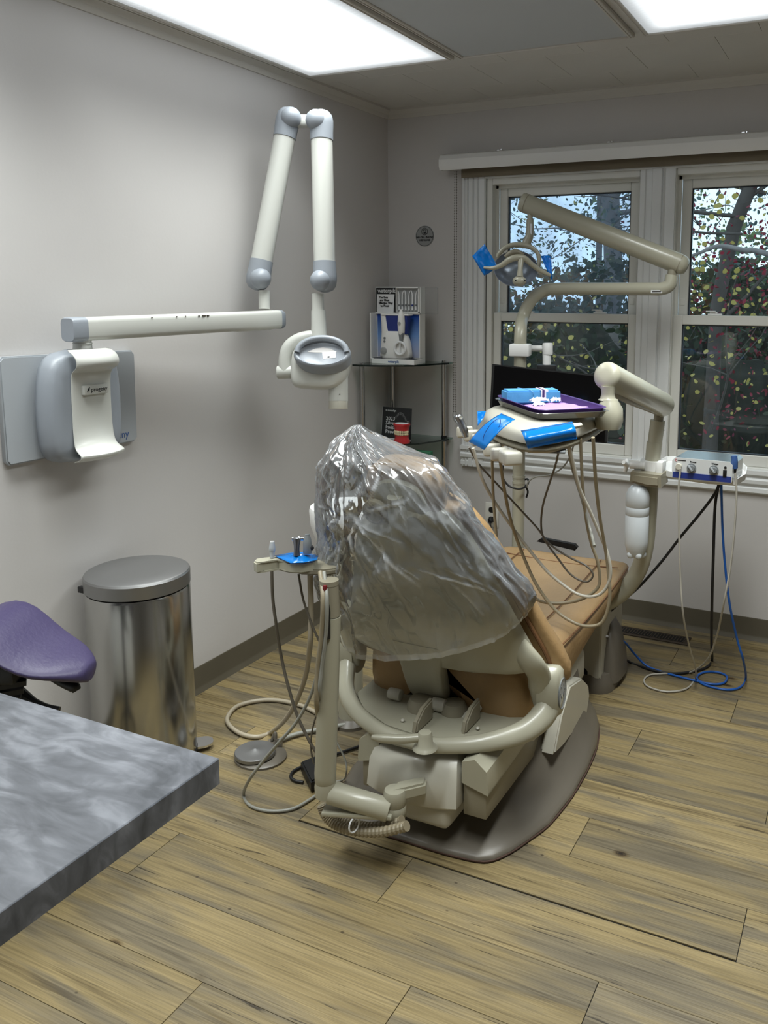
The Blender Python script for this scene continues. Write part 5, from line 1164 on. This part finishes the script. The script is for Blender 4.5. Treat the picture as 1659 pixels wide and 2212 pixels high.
corr('corrugated_hose', [(694, 1738), (706, 1766), (735, 1786), (780, 1796), (830, 1796), (880, 1784)], -2.05, .0125, 'hose', aa)
corr('corrugated_hose', [(716, 1742), (735, 1768), (770, 1782), (810, 1786), (870, 1772)], -2.02, .0125, 'hose', aa)
zt0 = at(765, 1782, y=-2.07)
B().tube([zt0+V((0, -.0, .02))+V((.004*math.cos(t), .018*math.cos(t), .02*math.sin(t)-.02)) for t in [2*math.pi*k/16 for k in range(16)]], .0022, 6, 1, loop=True).to('cable_tie', 'print_white', aa)
# holder head
HD = 2.27
Hh = lambda px, py, dd=0: at(px, py, d=HD+dd)
za = Hh(600, 1215).z
def flat(px, py, z, dd=0): return at(px, py, z=z)
zt1 = at(640, 1196, d=HD).z
ho_ = [(548, 1212), (552, 1206), (590, 1203), (620, 1196), (650, 1194), (682, 1198), (686, 1206), (676, 1212), (650, 1216), (625, 1215), (600, 1207), (570, 1212), (554, 1216)]
P_ = [at(a, c, z=zt1-.012) for a, c in ho_]
B().prism([p-Z*.030 for p in P_], (0, 0, .030), .004).to('instrument_holder', 'beige', aa, smooth=40)
P2 = [at(a, c, z=zt1-.05) for a, c in ((625, 1234), (640, 1222), (700, 1220), (730, 1228), (730, 1240), (700, 1244), (650, 1242))]
B().prism(P2, (0, 0, .016), .004).to('holder_plate', 'beige_dark', aa)
B().cyl(ptp2, ptp2+Z*.012, .0245).to('holder_hub', 'beige_dark', aa)
fo = [(592, 1202), (625, 1194), (660, 1191), (688, 1199), (684, 1211), (655, 1217), (628, 1216), (605, 1208)]
fc = at(640, 1204, z=zt1-.010)
b = B(); 
rows = []
for sc in (1.0, .66, .33, .02):
    rows.append([fc+(at(a, c, z=zt1-.010)-fc)*sc+Z*(.004*(1-sc)+.006*noise.noise(V((a*.03, c*.05, sc*3)))) for a, c in fo])
b.rings(rows, False, True); tag(b.to('barrier_film', 'film_blue', None, solid=.0006, smooth=80), 'blue film pressed over the assistant instrument holder', 'barrier film', 'blue adhesive barrier films')
def inst(name, label, px, pyb, pyt, prof, m, extra=None):
    p0_, p1_ = Hh(px, pyb), Hh(px, pyt); L_ = (p1_-p0_).length; t = thing(name, label, 'handpiece', p0_)
    B().lathe(p0_, [(r, h*L_) for r, h in prof], p1_-p0_, 18).to('body', m, t, smooth=50)
    if extra: extra(t, p0_, p1_)
inst('saliva_ejector', 'small pale suction tip on the left of the assistant holder', 588, 1205, 1171, [(.006, 0), (.0065, .35), (.0070, .4), (.0085, .45), (.0085, .65), (.0065, .9), (.006, 1)], 'grey_plate', lambda t, a, c: B().cyl(c, c+(c-a)*.06, .0055, n=14).to('tip_ring', 'white', t))
inst('syringe', 'chrome air syringe standing in the middle of the assistant holder', 641, 1200, 1160, [(.009, 0), (.0075, .3), (.008, .55), (.011, .85), (.011, .95), (.006, 1)], 'handpiece', lambda t, a, c: B().cyl(c-Z*.005-CR*.012, c-Z*.005+CR*.018, .0045, n=12).sph(c-Z*.005+CR*.006, .0075, 10).to('nozzle_head', 'chrome', t))
inst('suction_valve', 'dark grey high volume suction valve nearest the chair', 664, 1196, 1154, [(.010, 0), (.0115, .05), (.0115, .5), (.010, .75), (.0065, .93), (.0065, 1)], 'knob_grey', lambda t, a, c: B().sph(a+(c-a)*.3+CR*.011, .007, 10).to('valve_knob', 'ink', t))
# hoses of the assistant side
yA = -1.95
def ah(name, pts, r, m, par=aa): return mixhose(name, pts, r, m, par)
yy_ = lambda v, *l: [(a, c, 'y', v) for a, c in l]
ah('suction_hose', yy_(-1.97, (587, 1225), (589, 1290), (596, 1345))+yy_(-1.95, (608, 1420), (622, 1480), (642, 1545), (668, 1600), (690, 1635))+yy_(-1.98, (705, 1650)), .0045, 'hose_dark')
ah('syringe_hose', yy_(-1.99, (645, 1240), (655, 1295), (674, 1350), (692, 1390), (704, 1420)), .0032, 'hose_dark')
ah('vacuum_hose', yy_(-1.98, (670, 1242), (672, 1330), (669, 1400))+[(660, 1460, 'y', -1.88), (640, 1515, 'y', -1.78), (615, 1556, 'y', -1.69)]+F0(.009, (585, 1582), (555, 1592), (520, 1585), (495, 1566), (492, 1548), (512, 1526), (555, 1514), (600, 1513), (650, 1524), (690, 1543)), .0078, 'hose_floor')
ah('water_hose', yy_(-2.0, (712, 1290), (700, 1360), (690, 1430), (672, 1500), (640, 1560), (606, 1600))+yy_(-1.99, (570, 1642), (540, 1682))+F0(.006, (526, 1716), (540, 1740), (580, 1752), (630, 1748), (668, 1728), (690, 1712)), .0048, 'hose_grey')
ah('drain_hose', yy_(-2.06, (692, 1236))+yy_(-2.115, (698, 1290), (695, 1370), (686, 1450), (684, 1520))+[(692, 1560, 'y', -2.05), (706, 1585, 'y', -2.0), (722, 1600, 'y', -1.95)], .0066, 'hose')
ah('drain_hose', yy_(-2.06, (700, 1236))+yy_(-2.113, (706, 1290), (704, 1370), (695, 1440), (690, 1500))+[(694, 1540, 'y', -2.05), (708, 1565, 'y', -2.0), (724, 1580, 'y', -1.95)], .0052, 'hose_grey')
ah('thin_cord', yy_(-1.95, (690, 1520), (674, 1580), (672, 1620), (678, 1650)), .0026, 'hose_dark')
ah('thin_cord', yy_(-1.80, (720, 1590), (745, 1640), (748, 1670))+F0(.004, (738, 1686), (700, 1690)), .0028, 'hose_grey')

# --- cuspidor behind the backrest
cu = thing('cuspidor', 'white cuspidor bowl with curved spout behind the chair back', 'cuspidor', (.72, -1.25, 0))
CD = 2.95
cc_ = at(752, 1130, d=CD)
B().lathe(V((cc_.x, cc_.y, cc_.z)), [(.03, -.13), (.075, -.11), (.11, -.06), (.128, 0), (.132, .05), (.128, .062), (.12, .05), (.11, 0), (.08, -.05), (.03, -.07), (.001, -.072)], n=36).to('bowl', 'white', cu, smooth=60)
B().cyl((cc_.x, cc_.y, 0), (cc_.x, cc_.y, cc_.z-.12), .045, .04).to('column', 'beige', cu)
B().lathe((cc_.x, cc_.y, 0), [(.065, 0), (.065, .012), (.046, .03)], n=28).to('foot', 'base_grey', cu)
sp = [at(697, 1078, d=CD), at(699, 1030, d=CD), at(703, 1000, d=CD), at(710, 989, d=CD), at(717, 992, d=CD), at(719, 1004, d=CD)]
B().tube(sp, [.016, .014, .014, .014, .013, .010], 14, 5, flat=.7, up=CR).to('spout', 'cream', cu, smooth=60)

# --- floor pedals and power brick
fp = thing('foot_pedal', 'round silver foot control disc on the floor by the can', 'foot pedal', (.5, -1.75, 0))
fc = at(551, 1632, z=.01); fp.location = V((fc.x, fc.y, 0)); ROOTLOC[fp.name] = V((fc.x, fc.y, 0))
B().rings([ell((fc.x+.012, fc.y+.012, 0), X, Y, .088, .080, 36), ell((fc.x+.012, fc.y+.012, .007), X, Y, .088, .080, 36), ell((fc.x+.010, fc.y+.012, .012), X, Y, .078, .072, 36)]).to('pedal_base', 'base_grey', fp, smooth=40)
B().lathe((fc.x, fc.y, .014), [(.060, 0), (.066, .002), (.066, .012), (.064, .0145), (.045, .0155), (.016, .0165), (.004, .021), (.001, .0215)], n=40).to('pedal_disc', 'lid_steel', fp, smooth=30)
B().box((fc.x+.02, fc.y+.078, .016), (.05, .03, .022), Matrix.Rotation(.5, 3, 'Z'), .004).to('pedal_bracket', 'base_grey', fp)
B().tube([(fc.x+.012, fc.y+.072, .03), (fc.x+.018, fc.y+.08, .05), (fc.x+.026, fc.y+.075, .056), (fc.x+.03, fc.y+.07, .04)], .006, 8, 4).to('pedal_loop', 'hose_dark', fp)
mixhose('pedal_tube', [(598, 1602, 'z', .012), (640, 1586, 'z', .012), (700, 1574, 'z', .012), (760, 1563, 'z', .02), (790, 1565, 'z', .02), (812, 1590, 'z', .02)], .008, 'hose_grey', fp)
fb = thing('foot_switch', 'low beige two-button foot switch left of the chair', 'foot switch', (.66, -1.38, 0))
q = [at(728, 1557, z=.002), at(790, 1545, z=.002), at(775, 1500, z=.002), at(722, 1508, z=.002)]
B().prism(q, (0, 0, .045), .010).to('switch_body', 'beige_dark', fb, smooth=40)
for px_, py_ in ((737, 1508), (749, 1497)): p = at(px_, py_, z=.047); B().lathe(p, [(.011, 0), (.011, .006), (.008, .008), (.001, .0085)], n=16).to('foot_button', 'beige', fb)
pbk = thing('power_brick', 'black power supply brick and cord lying beside the post', 'power supply', (.76, -1.77, 0))
q = [at(672, 1713, z=.003), at(706, 1698, z=.003), at(690, 1652, z=.003), at(650, 1668, z=.003)]
B().prism(q, (0, 0, .038), .005).to('brick', 'black', pbk, smooth=40)
mixhose('brick_cord', [(655, 1690, 'z', .006), (636, 1686, 'z', .006), (628, 1676, 'z', .006), (640, 1662, 'z', .006), (690, 1640, 'z', .008), (730, 1628, 'z', .008), (810, 1600, 'z', .008)], .0048, 'cable_black', pbk)

# ================================================================== TRASH CAN, STOOL, COUNTER
tcn = V((.187, -1.893, 0)); TR = .160
tc2 = thing('trash_can', 'tall brushed steel step trash can against the left wall', 'trash can', tcn)
B().lathe(tcn+Z*.03, [(TR-.004, 0), (TR-.001, .002), (TR-.001, .555), (TR-.004, .562), (TR-.02, .562)], n=64).to('can_body', 'steel', tc2, smooth=40)
B().lathe(tcn, [(TR-.002, 0), (TR, .004), (TR, .026), (TR-.006, .032)], n=64).to('plastic_foot', 'black', tc2)
B().lathe(tcn+Z*.589, [(TR-.012, 0), (TR-.012, .010)], n=64).to('rim_gap', 'black', tc2)
B().lathe(tcn+Z*.597, [(TR-.003, 0), (TR, .001), (TR+.0005, .041), (TR-.003, .047), (TR-.010, .050), (TR*.5, .0515), (.001, .052)], n=64).to('lid', 'lid_steel', tc2, smooth=30)
pd_ = at(424, 1606, z=.02); od = V((pd_.x-tcn.x, pd_.y-tcn.y, 0)).normalized()
B().rings([ell(tcn+od*(TR+.012)+Z*.016, od, od.cross(Z), .040, .034, 20, 2.4), ell(tcn+od*(TR+.012)+Z*.023, od, od.cross(Z), .040, .034, 20, 2.4)]).to('step_pedal', 'chrome', tc2)
B().box(tcn+V((-TR*.62, -TR*.78-.001, .605)), (.03, .016, .02), None, .003).to('lid_hinge', 'black', tc2)
# saddle stool
sc0 = at(-22, 1388, d=2.08)
sl_ = thing('saddle_stool', 'purple saddle stool with black tilt lever beside the counter', 'stool', (sc0.x, sc0.y, 0))
ur = V((.905, .425, 0)); vr = V((-.425, .905, 0))
us = [-.245, -.235, -.20, -.15, -.10, -.05, 0, .05, .10, .15, .20, .235, .245]
def ztop(u): 
    a = max(0, min(1, (abs(u)-.015)/.13)); return sc0.z+.068-.085*a*a*(3-2*a)-.20*max(0, abs(u)-.13)-(.012 if abs(u) > .21 else 0)
rows = []
for u in us:
    a = abs(u); hv = .135*math.sqrt(max(.02, 1-(a/.25)**2.4)); tk = .026; row = []
    for k in range(24):
        t = 2*math.pi*k/24; v = math.cos(t)*hv; s_ = math.sin(t)
        zz = ztop(u)+.02*(v/.17)**2*(1 if v > 0 else .2)
        row.append(V((sc0.x, sc0.y, 0))+ur*u+vr*v+Z*(zz-.02+(.02*s_ if s_ > 0 else tk*s_)))
    rows.append(row)
B().rings(rows).to('saddle_seat', 'purple', sl_, sub=1, smooth=80)
B().box(V((sc0.x, sc0.y, sc0.z-.055))+ur*.0, (.18, .14, .05), Matrix.Rotation(math.atan2(ur.y, ur.x), 3, 'Z'), .01).to('seat_mechanism', 'black', sl_)
for k in range(4): B().box(V((sc0.x, sc0.y, sc0.z-.085-.02*k))+ur*(.06-.008*k)-vr*.03, (.07, .06, .012), Matrix.Rotation(.9, 3, 'Z')).to('bellows_fold', 'black', sl_)
SDp = dep(sc0)+.0
B().tube([at(58, 1440, d=SDp), at(62, 1450, d=SDp), at(90, 1452, d=SDp), at(112, 1464, d=SDp)], .0055, 8, 4).to('lever_rod', 'black', sl_)
B().tube([at(110, 1463, d=SDp), at(140, 1478, d=SDp), at(160, 1484, d=SDp), at(166, 1492, d=SDp)], [.008, .010, .014, .010], 10, 4).to('lever_grip', 'black', sl_)
B().tube([at(100, 1443, d=SDp), at(125, 1452, d=SDp), at(142, 1458, d=SDp)], [.012, .015, .010], 10, 3).to('seat_clip', 'chrome', sl_)
B().cyl((sc0.x, sc0.y, .08), (sc0.x, sc0.y, sc0.z-.06), .026).to('gas_column', 'black', sl_)
for k in range(5):
    t = 2*math.pi*k/5+.65; e_ = V((sc0.x+math.cos(t)*.14, sc0.y+math.sin(t)*.14, .075))
    B().tube([(sc0.x, sc0.y, .10), e_], [.024, .014], 8, 1).to('base_leg', 'black', sl_)
    B().cyl(e_+V((-.012, 0, -.046)), e_+V((.012, 0, -.046)), .029, n=16).cyl(e_-Z*.02, e_, .008, n=8).to('caster', 'black', sl_)
B().tube([at(40, 1500, d=SDp+.05), at(72, 1518, d=SDp+.05), at(100, 1528, d=SDp+.05), at(128, 1534, d=SDp+.05)], [.02, .012, .009, .009], 8, 3).to('tilt_arm', 'black', sl_)
# counter
CT = B().bb((.003, -4.55, .862), (1.503, -2.984, .9), .0015, 1).to('countertop', 'laminate', None)
tag(CT, 'grey swirled laminate countertop jutting in at the lower left', 'countertop')
cab = thing('base_cabinet', 'white base cabinet carrying the grey countertop', 'cabinet', (.45, -3.8, 0))
B().bb((.01, -4.5, .10), (.88, -3.06, .862), .002).to('cabinet_body', 'trim', cab)
B().bb((.03, -4.45, 0), (.83, -3.10, .10)).to('toe_kick', 'black', cab)
for k in range(3):
    y0 = -4.48+k*.472; d_ = B().bb((.88, y0+.006, .12), (.899, y0+.462, .70), .002).to('door', 'trim', cab); B().tube([(.90, y0+.40, .60), (.925, y0+.40, .605), (.925, y0+.40, .665), (.90, y0+.40, .67)], .004, 8, 2).to('handle', 'chrome', d_)
    d_ = B().bb((.88, y0+.006, .71), (.899, y0+.462, .85), .002).to('drawer', 'trim', cab); B().tube([(.90, y0+.18, .78), (.925, y0+.185, .78), (.925, y0+.28, .78), (.90, y0+.285, .78)], .004, 8, 2).to('handle', 'chrome', d_)

# ================================================================== OUTSIDE
gr_ = B().bb((-14, .5, -.62), (14, 26, -.55)).to('ground', 'soil', None); struct(gr_, 'leaf-strewn ground outside')
def leafmat(name, a, b_, c):
    m = bpy.data.materials.new(name); m.use_nodes = True; nt = m.node_tree; N = nt.nodes; L = nt.links; p = N['Principled BSDF']; p.inputs['Roughness'].default_value = .6
    g = N.new('ShaderNodeNewGeometry'); r = N.new('ShaderNodeValToRGB'); e = r.color_ramp.elements; e[0].color = lin(a); e[1].color = lin(c); x = e.new(.5); x.color = lin(b_)
    L.new(g.outputs['Random Per Island'], r.inputs[0]); L.new(r.outputs[0], p.inputs['Base Color'])
    tr_ = N.new('ShaderNodeBsdfTranslucent'); L.new(r.outputs[0], tr_.inputs[0]); mx = N.new('ShaderNodeMixShader'); mx.inputs[0].default_value = .35
    L.new(p.outputs[0], mx.inputs[1]); L.new(tr_.outputs[0], mx.inputs[2]); L.new(mx.outputs[0], N['Material Output'].inputs[0]); MATS[name] = m
leafmat('leaf_yellow', (160, 136, 56), (176, 160, 88), (112, 118, 56))
leafmat('leaf_red', (104, 18, 34), (140, 30, 52), (86, 30, 54))
leafmat('leaf_dark', (34, 48, 34), (52, 66, 44), (70, 66, 46))
leafmat('leaf_green', (86, 104, 70), (116, 128, 84), (70, 92, 76))
leafmat('leaf_brown', (110, 80, 50), (140, 104, 60), (84, 74, 52))
leafmat('leaf_grey', (66, 84, 86), (92, 108, 104), (54, 70, 72))
def foliage(name, par, m, n, vol, size, seed, thr=0, nsc=1.3):
    """cloud of small pointed leaves inside a box volume, clumped by noise"""
    rg = random.Random(seed); vs, fs = [], []; (x0, x1), (y0, y1), (z0, z1) = vol; k = 0; tries = 0
    while k < n and tries < n*12:
        tries += 1; p = V((rg.uniform(x0, x1), rg.uniform(y0, y1), rg.uniform(z0, z1)))
        if noise.noise(p*nsc+V((seed, 0, 0))) < thr: continue
        r_ = rg.uniform(*size); a = V((rg.gauss(0, 1), rg.gauss(0, 1), rg.gauss(0, 1))).normalized(); c = a.cross(V((rg.gauss(0, 1), rg.gauss(0, 1), rg.gauss(0, 1)))).normalized(); i = len(vs)
        for (u, v) in ((-1, 0), (-.35, .55), (.45, .5), (1.1, 0), (.45, -.5), (-.35, -.55)): vs.append(p+a*(u*r_)+c*(v*r_))
        fs.append(tuple(range(i, i+6))); k += 1
    o0 = ROOTLOC[par.name]; me = bpy.data.meshes.new(name); me.from_pydata([tuple(v-o0) for v in vs], [], fs); me.materials.append(MATS[m])
    o = bpy.data.objects.new(name, me); COL.objects.link(o); o.parent = par; o['kind'] = 'stuff'; return o
def twigs(par, start, dirn, ln, r, depth, rg, m='bark', name='branch'):
    p = V(start); d = V(dirn).normalized(); P = [p.copy()]
    for k in range(5):
        d = (d+V((rg.gauss(0, .16), rg.gauss(0, .16), rg.gauss(0, .12)))).normalized(); p = p+d*ln/5; P.append(p.copy())
    b = B(); b.tube(P, [r*(1-.13*k) for k in range(6)], 6, 2)
    def sub(b, P, ln, r, depth):
        if depth <= 0: return
        for k in range(rg.choice((2, 3, 3))):
            q = P[rg.randint(2, len(P)-1)]; dd = V((rg.gauss(0, 1), rg.gauss(0, .7), rg.gauss(.2, .8))).normalized(); Q = [q.copy()]; pp_ = q.copy()
            for j in range(4): dd = (dd+V((rg.gauss(0, .2), rg.gauss(0, .2), rg.gauss(0, .2)))).normalized(); pp_ = pp_+dd*ln*.6/4; Q.append(pp_.copy())
            b.tube(Q, [r*.5*(1-.18*j) for j in range(5)], 5, 1); sub(b, Q, ln*.55, r*.5, depth-1)
    sub(b, P, ln, r, depth)
    return b.to(name, m, par, smooth=60)
GZ = -.55
def tree(name, label, catn, pxs, yv, r, m='bark', nbr=5, seed=1, topz=7):
    """trunk through picture points at distance yv, standing on the ground"""
    rg = random.Random(seed); P = [at(a, c, y=yv) for a, c in pxs]; P.sort(key=lambda p: p.z)
    bt = P[0].copy(); t = thing(name, label, catn, (bt.x, yv, GZ))
    low = V((bt.x+(bt.x-P[1].x)*.4, yv, GZ)); up_ = P[-1]+(P[-1]-P[-2]).normalized()*max(.3, topz-P[-1].z)
    B().tube([low]+P+[up_], [r*1.25]+[r]*len(P)+[r*.6], 12, 4).to('trunk', m, t, smooth=60)
    for k in range(nbr):
        q = P[rg.randint(0, len(P)-1)].lerp(up_, rg.uniform(0, .35)); twigs(t, q, (rg.choice((-1, 1))*rg.uniform(.6, 1), rg.uniform(-.6, .3), rg.uniform(.0, .6)), rg.uniform(.9, 1.8), r*.32, 2, rg, m)
    return t
t1 = tree('oak_tree', 'thick grey tree trunk seen through the left window', 'tree', [(1322, 700), (1324, 560), (1320, 470), (1318, 410)], 7.5, .125, 'bark_pale', 4, 3)
foliage('foliage', t1, 'leaf_grey', 5600, ((-4.5, 1.2), (5.5, 9.5), (1.7, 5.0)), (.015, .042), 5, .0, 1.6)
t2 = tree('slim_tree', 'slender tree beside the thick trunk outside the left window', 'tree', [(1292, 690), (1294, 560), (1296, 430)], 8.2, .045, 'bark_pale', 4, 8)
foliage('foliage', t2, 'leaf_green', 2600, ((-4.0, .8), (6, 9), (1.4, 4.2)), (.015, .04), 15, .02, 1.6)
t3 = tree('red_maple', 'dark leaning tree with red leaves behind the right window', 'tree', [(1545, 720), (1552, 650), (1568, 570), (1590, 480), (1622, 400)], 4.6, .065, 'bark', 7, 5)
foliage('foliage', t3, 'leaf_red', 5000, ((.30, 3.4), (3.2, 6.0), (.3, 4.2)), (.012, .028), 25, .04, 2.0)
t4 = thing('yellow_leaf_tree', 'bare-branched tree with round yellow leaves near the right window', 'tree', (1.6, 2.6, GZ))
rg = random.Random(9)
B().tube([V((2.7, 3.0, GZ)), V((2.6, 2.95, .6)), V((2.45, 2.9, 1.5)), V((2.2, 2.8, 2.4)), V((2.1, 2.8, 3.6))], [.05, .045, .04, .034, .02], 10, 4).to('trunk', 'bark', t4)
B().tube([V((2.45, 2.9, 1.5)), at(1659, 549, y=2.7), at(1610, 541, y=2.6), at(1570, 533, y=2.55), at(1540, 534, y=2.5), at(1515, 545, y=2.5), at(1480, 560, y=2.5), at(1440, 600, y=2.5)], [.03, .020, .018, .017, .015, .012, .009, .005], 10, 4).to('branch', 'bark_pale', t4)
for k in range(9):
    twigs(t4, V((rg.uniform(.2, 2.4), rg.uniform(2.3, 3.2), rg.uniform(.2, 2.6))), (rg.uniform(-1, .2), rg.uniform(-.2, .2), rg.uniform(-.2, .9)), rg.uniform(.7, 1.3), .010, 2, rg)
lf = B(); n_ = 8
lf.bm.faces.new([lf.bm.verts.new((math.cos(2*math.pi*k/n_)*(1 if k else 1.25), math.sin(2*math.pi*k/n_)*.92, .12*math.cos(4*math.pi*k/n_))) for k in range(n_)])
lme = bpy.data.meshes.new('leaf'); lf.bm.to_mesh(lme); lme.materials.append(MATS['leaf_yellow'])
for k in range(190):
    if k < 120: p = at(rg.uniform(1470, 1690), rg.gauss(640, 160), y=rg.uniform(2.2, 3.3))
    else: p = at(rg.uniform(1080, 1390), rg.uniform(690, 960), y=rg.uniform(2.2, 3.0))
    if p.z < -.4: continue
    o = bpy.data.objects.new('leaf', lme); COL.objects.link(o); o.parent = t4; o.location = p-ROOTLOC[t4.name]; s_ = rg.uniform(.012, .024); o.scale = (s_, s_, s_); o.rotation_euler = (rg.uniform(.7, 2.2), rg.uniform(-.7, .7), rg.uniform(-1, 1))
foliage('foliage', t4, 'leaf_yellow', 420, ((-.6, 3.2), (2.6, 4.4), (-.2, 2.6)), (.012, .026), 35, .0, 2.0)
# dense undergrowth
def bush(label, xr, yr, zr, m, n, size, seed, core='leaf_dark'):
    t = thing('shrub', label, 'shrub', ((xr[0]+xr[1])/2, (yr[0]+yr[1])/2, GZ), 'undergrowth behind the windows'); rg = random.Random(seed)
    b = B()
    for k in range(14):
        c = V((rg.uniform(*xr), rg.uniform(yr[0]+.4, yr[1]), GZ)); h = rg.uniform(.6, 1)*(zr[1]-GZ)*.86
        b.sph(c+Z*h*.5, 1, 12, (rg.uniform(.4, .8), .35, h*.5))
    for v in b.bm.verts: v.co += V((noise.noise(v.co*2.3), noise.noise(v.co*2.3+V((9, 0, 0))), noise.noise(v.co*2.3+V((0, 9, 0)))))*.25
    b.to('shrub_mass', 'shrub_core', t, smooth=180)
    foliage('foliage', t, m, n, (xr, yr, zr), size, seed, -.2, 1.1); return t
mat('shrub_core', (34, 36, 28), .95, var=.5, vscale=4)
bush('dark green shrub mass low behind the left window', (-4.5, -.6), (4.6, 6.6), (GZ, 1.45), 'leaf_dark', 4200, (.03, .07), 41)
bush('dark brown-green thicket low behind the right window', (-.8, 3.4), (4.8, 6.8), (GZ, 1.9), 'leaf_dark', 4200, (.03, .07), 42)
bush('russet brown shrub in the distance behind the left window', (-6, .2), (8.5, 10.5), (GZ, 1.9), 'leaf_brown', 4200, (.05, .10), 43)
bush('olive hedge in the distance behind the right window', (.0, 6), (8.5, 10.5), (GZ, 2.5), 'leaf_green', 3600, (.05, .10), 44)
